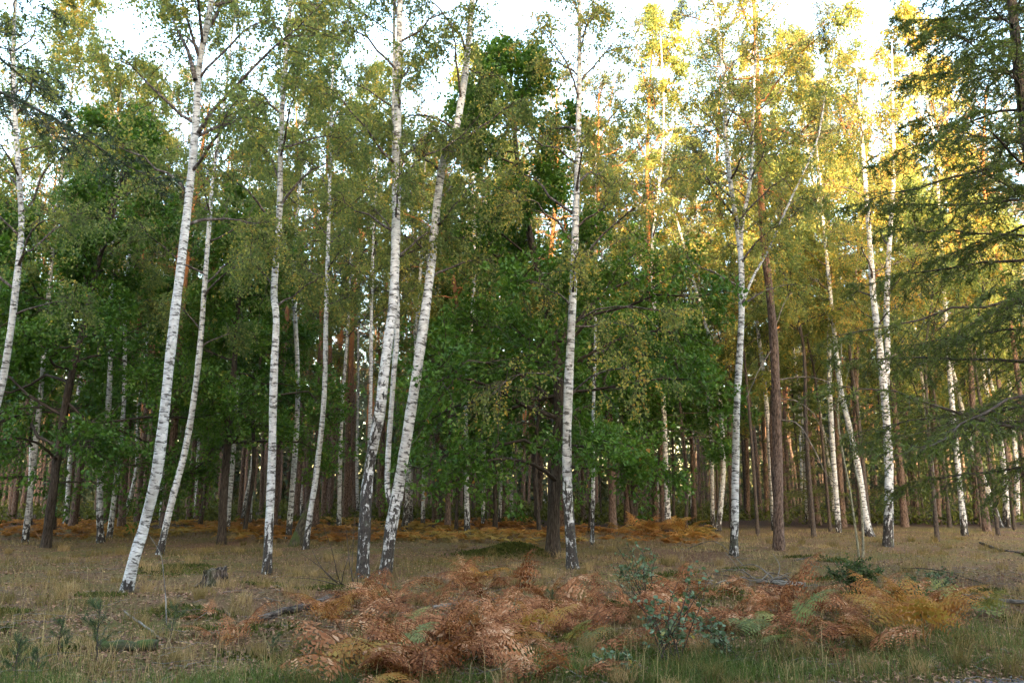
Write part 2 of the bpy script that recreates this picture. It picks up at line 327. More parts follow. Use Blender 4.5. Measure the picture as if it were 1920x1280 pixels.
def crown_geo(rng, B, L, sub, twg, lpt, leaf, wid, twig_r=0.0035, hang=0.5, sub_len=0.42, twig_len=(0.25, 0.6), aut=0.35, spread_=0.25, clump=0.5, t0=0.25, flat=0.0, twigs=True, sub_up=0.15, tseg=3, tri=False):
    nb, n = B.shape[:2]; g = Geo()
    t = t0+(1-t0)*np.sqrt(rng.random((nb, sub))); S0, D0 = sample(B, t)
    S0 = S0.reshape(-1, 3); D0 = D0.reshape(-1, 3)
    sd = norm(D0*0.7+norm(rng.normal(size=S0.shape))*0.85+np.array([0, 0, sub_up]))
    sl = (np.repeat(L, sub)*sub_len*(1.15-0.7*t.ravel())*(0.6+0.8*rng.random(len(S0))))+0.15
    SB = grow(rng, S0, sd, sl, 5, 0.15+hang*0.3, 0.05)
    rr = None
    if True:
        rr = (twig_r*2.2+0.004*sl)[:, None]*np.linspace(1, 0.4, 5)[None]
        V, Q, bk = tubes(SB, rr, tseg); g.add(V, Q, 1, 0, bk)
    tt = 0.15+0.85*rng.random((len(SB), twg)); T0, TD = sample(SB, tt); T0 = T0.reshape(-1, 3); TD = TD.reshape(-1, 3)
    td = norm(TD*0.5+norm(rng.normal(size=T0.shape))*0.8+np.array([0, 0, -hang]))
    tl = twig_len[0]+(twig_len[1]-twig_len[0])*rng.random(len(T0))
    TW = grow(rng, T0, td, tl, 3, hang*0.5, 0.04)
    if twigs:
        V, Q, bk = tubes(TW[:, ::2], np.broadcast_to(twig_r*np.array([1, 0.5]), (len(TW), 2)), 3); g.add(V, Q, 1, 0, bk)
    lt = rng.random((len(TW), lpt)) if not flat else 0.35+0.65*rng.random((len(TW), lpt))
    C, LD = sample(TW, lt); C = C.reshape(-1, 3); LD = LD.reshape(-1, 3); N = len(C)
    C = C+rng.normal(size=(N, 3))*leaf*spread_*2
    ld = norm(LD*0.4+rng.normal(size=(N, 3))*0.6+np.array([0, 0, -hang*0.7+flat*0.2]))
    cl = np.repeat(np.repeat(rng.random(len(SB)), twg), lpt)
    rv = np.clip(aut+(cl-0.5)*clump+(rng.random(N)-0.5)*0.5+(rng.random(N) > 0.965)*0.3, 0, 1)
    V, F = leaf_quads(C, ld, leaf*(0.7+0.6*rng.random(N)), wid, rng, 0.15, flat, tri)
    g.add(V, F, 0, np.repeat(rv, 3 if tri else 4)); return g

def build_tree(name, label, cat, base, path, r0, mats, cp, seed, group=None, limbs=(), stems=(), bparts=True, dark=0.6, seg=12, flare=0.4, extra=None):
    """path: world points from the foot to the top. cp: crown parameters. limbs: extra world polylines."""
    rng = RNG(seed); root = link(name, None, loc=tuple(base), label=label, category=cat)
    if group: root["group"] = group
    path = np.array(path); path[0, 2] -= 0.12
    g, P, R, ln = trunk_geo(path, r0, 0.012, seg, flare, rng)
    link("trunk", g.mesh("trunk", [M[mats[0]]], True, base), root, dark_base=float(dark))
    Bs, Ls, Rs = [], [], []
    def add_b(P, R, ln, c):
        B, L, rb = branches_for(rng, P, ln, R, c['z0']+base[2], P[-1, 2]-0.2, c['nb'], c['L'], c['elev'], c['shape'], droop=c.get('droop', 0.15), wob=c.get('wob', 0.03), az=c.get('az'))
        Bs.append(B); Ls.append(L); Rs.append(rb)
    add_b(P, R, ln, cp)
    for (sp, sr) in stems:
        g, SP, SR, sln = trunk_geo(np.array(sp), sr, 0.012, 9, 0.0, rng)
        link("stem", g.mesh("stem", [M[mats[0]]], True, base), root, dark_base=float(dark)*0.3)
        c2 = dict(cp); c2['nb'] = max(5, int(cp['nb']*0.6)); c2['z0'] = max(cp['z0'], SP[0, 2]-base[2]+0.8); add_b(SP, SR, sln, c2)
    for lp, lr in limbs:
        Q = catmull(lp, 7); L = np.linalg.norm(np.diff(Q, axis=0), axis=1).sum()
        Bs.append(Q[None]); Ls.append(np.array([L])); Rs.append(np.array([lr]))
    B = np.concatenate(Bs); L = np.concatenate(Ls); Rb = np.concatenate(Rs)
    tap = np.linspace(1, 0.22, B.shape[1])
    if bparts:
        for k in range(len(B)):
            V, Q, bk = tubes(B[k:k+1], (Rb[k]*tap)[None], 6); gg = Geo(); gg.add(V, Q, 0, 0, bk)
            link("branch", gg.mesh("branch", [M[mats[1]]], True, base), root)
    cg = crown_geo(rng, B, L, **cp['crown'])
    if not bparts:
        V, Q, bk = tubes(B, Rb[:, None]*tap[None], 5); cg.add(V, Q, 1, 0, bk)
    link("crown", cg.mesh("crown", [M[mats[2]], M['twig']], False, base), root)
    return root

def px_path(pts, Y, top_z, lean=0.0):
    """pixel polyline at depth Y -> world path, continued upward to top_z"""
    W_ = [at_depth(x, y, Y+(0.2*math.sin(i*1.3) if i > 1 else 0)) for i, (x, y) in enumerate(pts)]
    if W_[-1][2] < top_z-0.5:
        d = W_[-1]-W_[-2]; d = d/d[2]; d = d*0.5; d[2] = 1
        m = 3
        for k in range(1, m+1):
            W_.append(W_[-1]+d*((top_z-W_[-1][2])/(m-k+1)))
    return W_

bshape = lambda u: (0.55+0.6*np.minimum(u/0.25, 1)*0.75)*(1-u)**0.6+0.12
def birch(label, pts, wpx, top, z0, L=2.3, nb=22, aut=0.35, lod=0, dark=0.6, seed=0, limbs=(), stems=(), name="birch_tree", group=None, dens=1.0, Y=None, flare=0.4, half=0):
    b = ground_at(*pts[0])
    if Y: b = at_depth(pts[0][0], pts[0][1], Y); b[2] = float(height(b[0], b[1]))
    Y = b[1]; path = px_path(pts, Y, top); path[0] = b.copy()
    r0 = 0.51*wpx*Y/F_PX/2
    lf, sub, twg, lpt = [(0.064, 11, 6, 13), (0.085, 9, 6, 11), (0.105, 8, 6, 9)][lod]
    sub = max(3, int(sub*dens))
    cp = dict(z0=z0, nb=nb, L=L, elev=(38, 62), shape=bshape, droop=0.18, wob=0.025,
              crown=dict(sub=sub, twg=twg, lpt=lpt, leaf=lf, wid=0.78, hang=0.65, aut=aut, twig_len=(0.25, 0.7), sub_len=0.45, twig_r=0.003+0.0015*lod, tri=lod > 0, twigs=lod < 2))
    lw = [([at_depth(x, y, Y+dy) for x, y, dy in l], lr) for l, lr in limbs]
    sw = [(px_path(l, Y+sy, st), 0.6*sr*Y/F_PX/2) for l, sy, st, sr in stems]
    return build_tree(name, label, "birch", b, path, r0, ('birch', 'branch', 'birch_leaf'), cp, seed+11, group, lw, sw, bparts=lod < 2, dark=dark, seg=14 if lod == 0 else 9, flare=flare)

# near and middle birches, each traced at its own distance
birch("tall leaning white birch with thick clean trunk and grassy mound at its foot", [(235, 1112), (252, 1045), (272, 980), (298, 860), (322, 640), (346, 440), (366, 250), (374, 120), (397, 0)], 40, 18.5, 6.6, 2.7, 22, 0.36, 0, 0.45, 1,
      limbs=[([(372, 250, 0), (400, 205, -.2), (455, 150, -.4), (500, 100, -.6), (548, 62, -.7), (600, 10, -.9)], 0.045), ([(366, 150, 0), (352, 95, .1), (330, 50, .3), (306, -10, .4)], 0.05), ([(372, 105, 0), (352, 40, -.3), (335, -20, -.6)], 0.035), ([(385, 60, 0), (410, 20, .2), (430, -40, .3)], 0.05)])
birch("slim leaning birch with black scarred foot, just behind the thickest leaning birch", [(298, 1038), (322, 940), (350, 830), (372, 680), (388, 480), (400, 330), (420, 200)], 25, 17, 5.5, 2.3, 20, 0.38, 0, 1.1, 2)
birch("white birch with slightly kinked trunk and grey cracked foot near the old stump", [(500, 1075), (505, 980), (510, 860), (513, 720), (518, 600), (514, 540), (524, 400), (527, 250), (536, 100), (545, 0)], 31, 18, 5.3, 2.1, 24, 0.42, 0, 1.5, 3)
birch("slim birch growing beside a short mossy dark stem at its foot", [(572, 1028), (582, 960), (594, 880), (608, 740), (612, 560), (617, 400), (620, 250)], 21, 18, 7, 2.0, 20, 0.44, 0, 1.2, 4)
birch("curving birch with grey rough bark far up its trunk, beside leafless shrub", [(680, 1082), (684, 980), (692, 880), (712, 770), (726, 650), (738, 560), (743, 400), (746, 200), (750, 0)], 44, 19, 6.6, 2.2, 25, 0.36, 0, 4.6, 5,
      limbs=[([(746, 345, 0), (770, 315, -.1), (800, 290, -.3), (850, 270, -.5), (900, 215, -.8)], 0.035)])
birch("forked leaning birch with dark lichen-grey foot and second straight stem", [(722, 1075), (732, 1000), (746, 920), (766, 800), (790, 640), (808, 500), (820, 380), (832, 300), (852, 255), (872, 140)], 44, 18.5, 6.2, 2.2, 20, 0.40, 0, 2.0, 6,
      stems=[([(738, 955), (727, 920), (728, 850), (737, 720), (745, 600), (742, 480), (738, 300)], 0.12, 18, 18)])
birch("leaning dark-footed birch in the golden ferns behind the forked birch", [(757, 1000), (764, 930), (772, 800), (780, 640), (790, 480)], 21, 18, 7.5, 2.0, 16, 0.45, 1, 2.6, 7)
birch("straight birch touching the dark-footed leaner behind the forked birch", [(770, 986), (770, 900), (775, 780), (778, 640), (778, 450)], 18, 19, 9, 2.0, 14, 0.45, 1, 2.0, 8)
birch("birch with dark cracked lower trunk standing in front of the broad oak", [(1074, 1064), (1068, 980), (1063, 880), (1065, 750), (1072, 600), (1078, 450), (1083, 300), (1086, 170)], 38, 16.5, 5.2, 2.4, 24, 0.56, 0, 3.1, 9,
      limbs=[([(1080, 500, 0), (1130, 440, -.4), (1190, 390, -.8), (1260, 330, -1.2)], 0.03), ([(1066, 745, 0), (1110, 705, -.5), (1170, 690, -1.), (1215, 715, -1.4)], 0.028), ([(1066, 720, 0), (1020, 700, -.6), (960, 705, -1.1), (925, 740, -1.4)], 0.024), ([(1072, 610, 0), (1120, 580, -.5), (1190, 575, -1.1), (1270, 590, -1.4)], 0.028)])
birch("thin grey birch just behind the dark-footed birch at the oak", [(1110, 1020), (1112, 920), (1112, 800), (1116, 650)], 15, 13, 6, 1.6, 12, 0.5, 1, 2.2, 10)
birch("white birch branching into several stems high up, next to the big pine", [(1375, 1040), (1378, 960), (1379, 880), (1382, 750), (1390, 600), (1389, 480), (1378, 400), (1362, 280), (1358, 150), (1340, 0)], 28, 19, 6.2, 2.4, 24, 0.66, 0, 1.3, 11,
      stems=[([(1389, 500), (1392, 420), (1408, 330), (1412, 200), (1420, 50)], 0.15, 18, 13), ([(1392, 570), (1412, 520), (1440, 470), (1480, 380), (1530, 270)], -0.4, 15, 8)], dens=.95)
birch("curved birch leaning away behind the many-stemmed white birch", [(1346, 997), (1352, 940), (1356, 860), (1345, 700), (1318, 590), (1285, 470), (1258, 370), (1235, 280)], 19, 18, 7.5, 2.2, 18, 0.62, 1, 1.4, 12)
birch("straight slim birch between the oak and the curved birch", [(1298, 977), (1299, 880), (1297, 700), (1292, 520)], 15, 19, 9, 2.2, 16, 0.66, 1, 1.5, 13)
birch("stout two-topped birch with very dark foot beside the mossy-footed birch", [(1664, 1020), (1667, 930), (1666, 860), (1660, 760), (1648, 640), (1638, 560), (1630, 440)], 33, 17, 5.5, 2.2, 18, 0.55, 0, 1.9, 14,
      stems=[([(1660, 740), (1664, 660), (1662, 580), (1668, 450), (1676, 320)], 0.1, 17, 20)])
birch("birch with mossy green foot leaning behind the leafy bush", [(1632, 1004), (1622, 960), (1610, 880), (1590, 790), (1575, 720), (1560, 580), (1545, 430)], 22, 17, 7, 2.0, 18, 0.60, 0, 0.6, 15, flare=0.9)
birch("left one of a pair of birches sharing a dark foot by the forest edge", [(1876, 988), (1856, 930), (1822, 840), (1795, 730), (1775, 650), (1755, 520)], 21, 17, 7.5, 2.2, 16, 0.68, 1, 1.3, 16)
birch("right one of a pair of birches sharing a dark foot by the forest edge", [(1887, 988), (1884, 900), (1872, 810), (1850, 735), (1830, 620), (1815, 480)], 22, 17, 7.5, 2.2, 16, 0.68, 1, 2.0, 17)
birch("upright birch with leafy foot just beside the pair with the dark foot", [(1906, 978), (1906, 880), (1896, 760), (1884, 640), (1870, 500)], 19, 18, 7.5, 2.2, 16, 0.70, 1, 1.0, 18)
birch("leaning birch whose foot is hidden, rising in front of the dark oak leaves", [(-95, 1065), (-45, 900), (0, 735), (20, 620), (36, 480), (40, 400), (30, 250), (25, 100)], 30, 17, 5.4, 2.4, 22, 0.34, 0, 0.8, 19)
birch("birch with thick black foot between the leaning oak and the tall leaning birch", [(190, 1017), (187, 950), (190, 880), (202, 780), (208, 650), (210, 480)], 23, 17, 8, 2.0, 16, 0.4, 1, 1.4, 20, flare=0.7)
birch("thin birch with bent dark foot directly behind the tall leaning birch", [(222, 992), (240, 945), (256, 880), (258, 800), (266, 720), (276, 640), (280, 500)], 16, 17, 8, 1.9, 14, 0.42, 1, 1.6, 21)
g_far = "slim birches standing at the edge of the pine wood"
far_b = [("birch standing in ferns beyond the dark leaning oak trunk", [(55, 987), (57, 930), (60, 800), (62, 600)], 18), ("thin birch in ferns between the slim leaning birch and the straight oak trunk", [(366, 978), (370, 880), (372, 700), (370, 500)], 13),
         ("thin birch leaning beside another in ferns, right of the straight oak trunk", [(452, 984), (460, 940), (474, 850), (478, 650), (480, 480)], 12), ("straight birch of the pair in ferns right of the straight oak trunk", [(470, 984), (470, 940), (474, 860), (484, 600)], 12),
         ("thin birch behind the mossy stem among the ferns", [(566, 972), (563, 860), (562, 760), (560, 560)], 12), ("thin straight birch among pine trunks behind the curving birch", [(672, 972), (669, 880), (671, 760), (672, 560)], 12),
         ("short-looking birch left of its twin in front of fern bank by the oak", [(905, 987), (907, 920), (908, 830), (910, 640)], 13), ("white birch right of its twin in front of fern bank by the oak", [(937, 984), (939, 900), (940, 830), (934, 640)], 13),
         ("forked pale birch standing behind the heap of golden fern", [(1232, 972), (1236, 900), (1241, 840), (1238, 750), (1225, 640)], 15), ("pale birch beside a dark pine trunk behind the bent sapling", [(1564, 980), (1562, 920), (1556, 880), (1540, 790), (1528, 680)], 13),
         ("thin birch far back between the two-topped birch and the birch pair", [(1760, 962), (1756, 880), (1748, 760), (1740, 560)], 10), ("thin birch far back among the lit pines by the big pine trunk", [(1500, 962), (1503, 880), (1496, 740), (1490, 560)], 10)]
for k, (lb, pts, w) in enumerate(far_b):
    birch(lb, pts, w, 17+2*(k % 3), 8.5, 2.3, 16, 0.42+0.22*(pts[0][0] > 1150)+0.05*(k % 2), 2, 1.2+0.3*(k % 3), 40+k, group=g_far)

# short mossy stem beside the slim birch
def mossy_stem():
    b = ground_at(553, 1020); Y = b[1]; rng = RNG(5)
    g, *_ = trunk_geo([b-[0, 0, .1]]+[at_depth(x, y, Y+.1) for x, y in ((566, 985), (580, 950), (590, 915), (596, 880))], 0.17, 0.05, 10, 0.4, rng)
    link("mossy_stem", g.mesh("mossy_stem", [M['mossy']], True, b), loc=b, label="short dark mossy stem leaning on the slim birch", category="dead trunk")
mossy_stem()

# oaks
oshape = lambda u: (1-u)**0.55*(0.85+0.3*np.sin(u*9))+0.1
def oak(label, pts, wpx, top, z0, L, nb, seed, dens=1.0, lod=0, limbs=(), elev=(2, 58), aut=0.42, group=None, leaf=None):
    b = ground_at(*pts[0]); Y = b[1]; path = px_path(pts, Y, top); path[0] = b.copy()
    lf, sub, twg, lpt = [(0.13, 14, 7, 10), (0.16, 11, 7, 9)][lod]
    cp = dict(z0=z0, nb=nb, L=L, elev=elev, shape=oshape, droop=0.22, wob=0.06,
              crown=dict(sub=int(sub*dens), twg=twg, lpt=lpt, leaf=leaf or lf, wid=0.62, hang=0.12, aut=aut, twig_len=(0.18, 0.45), sub_len=0.42, twig_r=0.004, flat=0.55, clump=0.4, t0=0.15, spread_=0.35, tri=lod > 0, twigs=lod == 0))
    lw = [([at_depth(x, y, Y+dy) for x, y, dy in l], lr) for l, lr in limbs]
    return build_tree("oak_tree", label, "oak", b, path, .72*wpx*Y/F_PX/2, ('oak', 'oak', 'oak_leaf'), cp, seed, group, lw, bparts=lod == 0, seg=11)
oak("broad dark green oak behind the dark-footed birch, over a mossy hummock", [(1036, 1042), (1038, 960), (1042, 880), (1048, 760), (1040, 640), (1012, 520), (985, 400), (968, 280)], 33, 14.2, 2.2, 3.9, 36, 71, 1.15, 0,
    limbs=[([(1042, 900, 0), (1000, 870, -.7), (930, 860, -1.4), (860, 880, -2.0)], 0.06), ([(1042, 860, 0), (1100, 840, -.8), (1180, 850, -1.2)], 0.05), ([(1046, 760, 0), (960, 690, -.6), (860, 680, -1.0), (800, 700, -1.1)], 0.06), ([(1040, 640, 0), (1010, 560, .3), (930, 480, .4), (860, 440, .3)], 0.06),
           ([(1040, 650, 0), (1120, 560, .4), (1200, 520, .5), (1275, 500, .2)], 0.06), ([(1042, 700, 0), (1150, 640, -.3), (1230, 620, -.2), (1310, 630, 0)], 0.05)])
oak("leaning oak with thin dark trunk and low leafy branches beside the edge ferns", [(85, 1030), (98, 930), (108, 850), (130, 720), (160, 600), (185, 490), (215, 390), (235, 290)], 23, 13.2, 2.4, 3.7, 28, 72, 1.1, 0, aut=0.40,
    limbs=[([(105, 860, 0), (70, 830, -1.2), (20, 820, -2.4), (-30, 835, -3.0)], 0.05), ([(108, 850, 0), (140, 830, -1.2), (180, 840, -2.2)], 0.04), ([(185, 480, 0), (215, 440, -.3), (255, 425, -.4), (320, 430, -.3)], 0.05), ([(205, 400, 0), (228, 340, .2), (250, 290, .3), (262, 230, .2)], 0.045)])
oak("straight dark-trunked young oak between the slim leaning and kinked birches", [(415, 1022), (419, 940), (426, 830), (438, 700), (448, 560), (455, 440)], 22, 11.5, 3.0, 3.0, 26, 73, 1.0, 0, aut=0.55,
    limbs=[([(426, 840, 0), (470, 800, -.6), (520, 800, -1.0)], 0.035), ([(448, 560, 0), (480, 530, -.2), (520, 515, -.4)], 0.04)])
oak("second dark oak crown spreading past the frame beside the leaning oak", [(-70, 1020), (-60, 900), (-50, 700), (-40, 520)], 26, 11, 2.2, 4.0, 24, 74, 1.0, 1, aut=0.36)
oak("dark oak half hidden behind the broad oak's sunlit edge", [(1188, 990), (1190, 900), (1196, 760), (1205, 620)], 20, 14, 4.5, 3.4, 22, 75, 1.0, 1, aut=0.34)
oak("young oak with low spray of leaves left of the broad oak", [(838, 986), (840, 930), (842, 840), (846, 700)], 12, 9.5, 3.0, 2.6, 18, 78, 0.9, 1, aut=0.46)

# ------------------------------------------------------------------ conifers
def conifer_parts(rng, path, r0, z0, nb, Lf, e, sub, ter, ned, nl, nw, hang=0.25, seg=11, tw=0.003):
    g, P, R, ln = trunk_geo(path, r0, 0.015, seg, 0.35, rng, n=26, power=1.0)
    B, L, rb = branches_for(rng, P, ln, R, z0, P[-1, 2]-0.3, nb, 1.0, e, Lf, n=8, droop=0.12, wob=0.014); rb = rb*.6
    t = 0.12+0.88*(np.arange(sub)[None]+rng.random((nb, sub)))/sub
    S0, D0 = sample(B, t); side = np.where(np.arange(sub) % 2, 1, -1)[None, :, None]
    lat = norm(np.cross(D0, np.array([0, 0, 1.0])))*side
    sd = norm(D0*0.55+lat*0.8+rng.normal(size=D0.shape)*0.18+np.array([0, 0, -hang*0.4])).reshape(-1, 3)
    sl = (L[:, None]*0.36*(1.12-t)**0.7*(0.6+0.7*rng.random((nb, sub)))).ravel()+0.10
    SB = grow(rng, S0.reshape(-1, 3), sd, sl, 5, hang, 0.02)
    tt = 0.1+0.9*rng.random((len(SB), ter)); T0, TD = sample(SB, tt)
    sgn = np.where(rng.random(tt.shape) > 0.5, 1, -1)[..., None]
    tl_ = norm(np.cross(TD, np.array([0, 0, 1.0])))*sgn
    td = norm(TD*0.8+tl_*0.7+rng.normal(size=TD.shape)*0.2+np.array([0, 0, -hang*0.5])).reshape(-1, 3)
    tl = (sl[:, None]*0.42*(1.1-tt*0.7)*(0.6+0.7*rng.random(tt.shape))).ravel()+0.05
    TW = grow(rng, T0.reshape(-1, 3), td, tl, 3, hang*0.8, 0.02)
    c = Geo()
    V, Q, bk = tubes(SB, np.broadcast_to(tw*2*np.linspace(1, .5, 5), SB.shape[:2]), 3); c.add(V, Q, 1, 0, bk)
    V, Q, bk = tubes(TW[:, ::2], np.broadcast_to(tw*np.array([1, .6]), (len(TW), 2)), 3); c.add(V, Q, 1, 0, bk)
    for X, cnt in ((TW, ned), (SB, ned*2)):
        lt = rng.random((len(X), cnt)); C, D = sample(X, lt); C = C.reshape(-1, 3); D = D.reshape(-1, 3); N = len(C)
        ld = norm(D*0.6+norm(rng.normal(size=(N, 3)))*0.8+np.array([0, 0, 0.1]))
        V, F = leaf_quads(C, ld, nl*(0.7+0.6*rng.random(N)), nw, rng, 0.0, 0, True)
        rv = np.clip(np.repeat(rng.random(len(X)), cnt)*0.5+rng.random(N)*0.5, 0, 1); c.add(V, F, 0, np.repeat(rv, 3))
    return g, B, L, rb, c

def conifer(name, label, base, path, r0, z0, nb, Lf, e, seed, sub=16, ter=5, ned=12, nl=0.04, nw=0.18, hang=0.25, leafm='needle', group=None, cat="conifer", bparts=True):
    rng = RNG(seed); path = np.array(path, float); path[0, 2] -= 0.15
    g, B, L, rb, c = conifer_parts(rng, path, r0, z0, nb, Lf, e, sub, ter, ned, nl, nw, hang)
    root = link(name, None, loc=tuple(base), label=label, category=cat)
    if group: root["group"] = group
    link("trunk", g.mesh("trunk", [M['fir']], True, base), root)
    tap = np.linspace(1, 0.15, B.shape[1])
    if bparts:
        for k in range(len(B)):
            V, Q, bk = tubes(B[k:k+1], (rb[k]*tap)[None], 6); gg = Geo(); gg.add(V, Q, 0, 0, bk); link("branch", gg.mesh("branch", [M['fir']], True, base), root)
    else:
        V, Q, bk = tubes(B, rb[:, None]*tap[None], 5); c.add(V, Q, 1, 0, bk)
    link("crown", c.mesh("crown", [M[leafm], M['twig']], False, base), root); return root

bf = np.array([8.75, 12.6, 0.0]); bf[2] = height(bf[0], bf[1])
conifer("fir_tree", "tall soft-needled fir with long ascending branches over the birch pair", bf, [bf, bf+[0.02, 0, 4], bf+[-0.05, .05, 8], bf+[0.0, 0, 12], bf+[0, 0, 16.5]], 0.17, 1.9, 112,
        lambda u: 3.5*(1-u)**0.75+0.25, (4, 32), 201, sub=22, ter=5, ned=12, nl=0.075, nw=0.3, hang=0.3)
bs = np.array([-6.85, 8.6, 0.0]); bs[2] = height(bs[0], bs[1])
conifer("spruce_tree", "dark spruce whose branch tip hangs in front of the edge birch crown", bs, [bs, bs+[0, 0, 5], bs+[0.05, 0, 9], bs+[0, 0, 14]], 0.16, 6.4, 30,
        lambda u: 2.2*(1-u)**0.8+0.2, (-2, 10), 202, sub=18, ter=6, ned=12, nl=0.065, nw=0.28, hang=0.15, leafm='spruce')
g_sp = "understorey spruces among the pines"
sp_pos = [(1520, 985, 7.5, 2.6), (1590, 976, 8.5, 2.8), (1700, 982, 7.5, 2.5), (1812, 976, 7.5, 2.5), (700, 962, 8, 2.6), (1420, 968, 8, 2.6), (330, 962, 8, 2.6), (120, 962, 8, 2.5), (1750, 968, 9, 2.9), (1640, 966, 9, 2.9), (1870, 968, 8, 2.6), (1550, 962, 10, 3.0), (1340, 962, 9, 2.7)]
sp_lab = ["low dark understorey spruce behind the big pine", "understorey spruce behind the bent sapling stems", "understorey spruce just behind the two-topped birch", "small understorey spruce behind the birch pair", "understorey spruce among pines behind the curving birch", "understorey spruce between the many-stemmed birch and the big pine", "understorey spruce deep behind the slim leaning birch", "understorey spruce deep behind the leaning oak",
          "tall understorey spruce deep between the two-topped birch and the birch pair", "tall understorey spruce deep behind the mossy-footed birch", "understorey spruce deep under the fir branches", "tallest understorey spruce deep between the big pine and bent sapling", "understorey spruce deep behind the curved leaning birch"]
def spruce_meshes(seed, leafm):
    rng = RNG(seed); h = 8.5
    g, B, L, rb, c = conifer_parts(rng, np.array([[0, 0, -.15], [0, 0, h*.5], [.1, 0, h]]), .09, .7, 46, lambda u: 2.7*(1-u)**.8+.15, (-4, 22), 9, 4, 7, .11, .28, .2)
    V, Q, bk = tubes(B, rb[:, None]*np.linspace(1, .15, 8)[None], 5); c.add(V, Q, 1, 0, bk)
    return g.mesh("spruce_trunk", [M['fir']]), c.mesh("spruce_crown", [M[leafm], M['twig']], False)
SPM = [spruce_meshes(210+k, m) for k, m in enumerate(('needle', 'spruce'))]
rng = RNG(64)
for k, ((px, py, h, L), lb) in enumerate(zip(sp_pos, sp_lab)):
    b = ground_at(px, py); root = link("spruce_tree", None, loc=tuple(b), label=lb, category="conifer", group=g_sp)
    root.scale = (L/2.7, L/2.7, h/8.5); root.rotation_euler = (0, 0, rng.random()*6.28)
    link("trunk", SPM[k % 2][0], root); link("crown", SPM[k % 2][1], root)

# ---- pines: four kinds of trunk and crown, then copies
def pine_meshes(seed, H, r0, z0):
    rng = RNG(seed)
    path = [np.array([0, 0, -.15])]+[np.array([rng.normal()*.1*k, rng.normal()*.1*k, H*k/4]) for k in (1, 2, 3)]+[np.array([rng.normal()*.3, rng.normal()*.3, H])]
    g, P, R, ln = trunk_geo(path, r0, 0.03, 9, 0.25, rng, n=16)
    nb = 22; B, L, rb = branches_for(rng, P, ln, R, z0, H-0.2, nb, 2.4, (5, 55), lambda u: 0.5+0.75*np.sin(np.pi*(0.18+0.72*u)), n=6, droop=0.05, wob=0.05)
    c = Geo(); V, Q, bk = tubes(B, rb[:, None]*np.linspace(1, .3, 6)[None], 4); bk[:, 2] += 12; c.add(V, Q, 1, 0, bk)
    dn = 14; D, DL, dr = branches_for(rng, P, ln, R, 2.0, z0, dn, 1.2, (0, 10), lambda u: 0.4+u, n=5, droop=0.15, wob=0.06)
    V, Q, bk = tubes(D, 0.012*np.linspace(1, .4, 5)[None]*np.ones((dn, 1)), 3); c.add(V, Q, 2, 0, bk)
    sub = 15; t = 0.3+0.7*np.sqrt(rng.random((nb, sub))); S, SD = sample(B, t); S = S.reshape(-1, 3); SD = SD.reshape(-1, 3)
    sd = norm(SD*.5+norm(rng.normal(size=S.shape))*.8+np.array([0, 0, .35])); T = grow(rng, S, sd, 0.3+0.4*rng.random(len(S)), 3, 0, .05)
    V, Q, bk = tubes(T, np.full(T.shape[:2], .008), 3); c.add(V, Q, 2, 0, bk)
    k = 20; lt = 0.35+0.65*rng.random((len(T), k)); C, CD = sample(T, lt); C = C.reshape(-1, 3)+rng.normal(size=(len(T)*k, 3))*.05; CD = CD.reshape(-1, 3)
    ld = norm(CD*.7+norm(rng.normal(size=C.shape))*.9); V, F = leaf_quads(C, ld, 0.17*(.7+.6*rng.random(len(C))), 0.26, rng, 0.03)
    rv = np.clip(np.repeat(rng.random(len(T)), k)*.6+rng.random(len(C))*.4, 0, 1); c.add(V, F, 0, np.repeat(rv, 4))
    return g.mesh("pine_trunk", [M['pine']]), c.mesh("pine_crown", [M['pine_needle'], M['pine'], M['dead']], False)
PM = [pine_meshes(300+k, *a) for k, a in enumerate([(19, .15, 11), (21, .17, 12.5), (17.5, .13, 9.5), (20, .14, 12)])]
GP = "pine trunks standing in the wood behind the birches"
rng = RNG(31); placed = []
heroes = [(o.location.x, o.location.y) for o in COL.objects if o.parent is None and o.get('category') in ('birch', 'oak', 'conifer')]
tries = 0
while len(placed) < 298 and tries < 20000:
    tries += 1
    y = 34+64*rng.random()**1.15; x = (rng.random()*2-1)*(0.70*y+2)
    if y < 41 and -9 < x < 8 and rng.random() < 0.6: continue
    if any((x-a)**2+(y-b)**2 < 1.9**2 for a, b in placed) or any((x-a)**2+(y-b)**2 < 1.3**2 for a, b in heroes): continue
    placed.append((x, y)); tm, cm = PM[int(rng.random()*4)]
    s = 0.85+0.35*rng.random(); z = float(height(x, y))
    root = link("pine_tree", None, loc=(x, y, z), label=("slender pine with bare reddish trunk at the wood's front edge behind the ferns" if y < 44 else "slender pine with bare reddish trunk standing deep in the wood"), category="pine", group=(GP if y >= 44 else "pines at the front edge of the wood"))
    root.scale = (s, s, 0.92+0.2*rng.random()); root.rotation_euler = (rng.normal()*.015, rng.normal()*.015, rng.random()*6.28)
    link("trunk", tm, root); link("crown", cm, root)

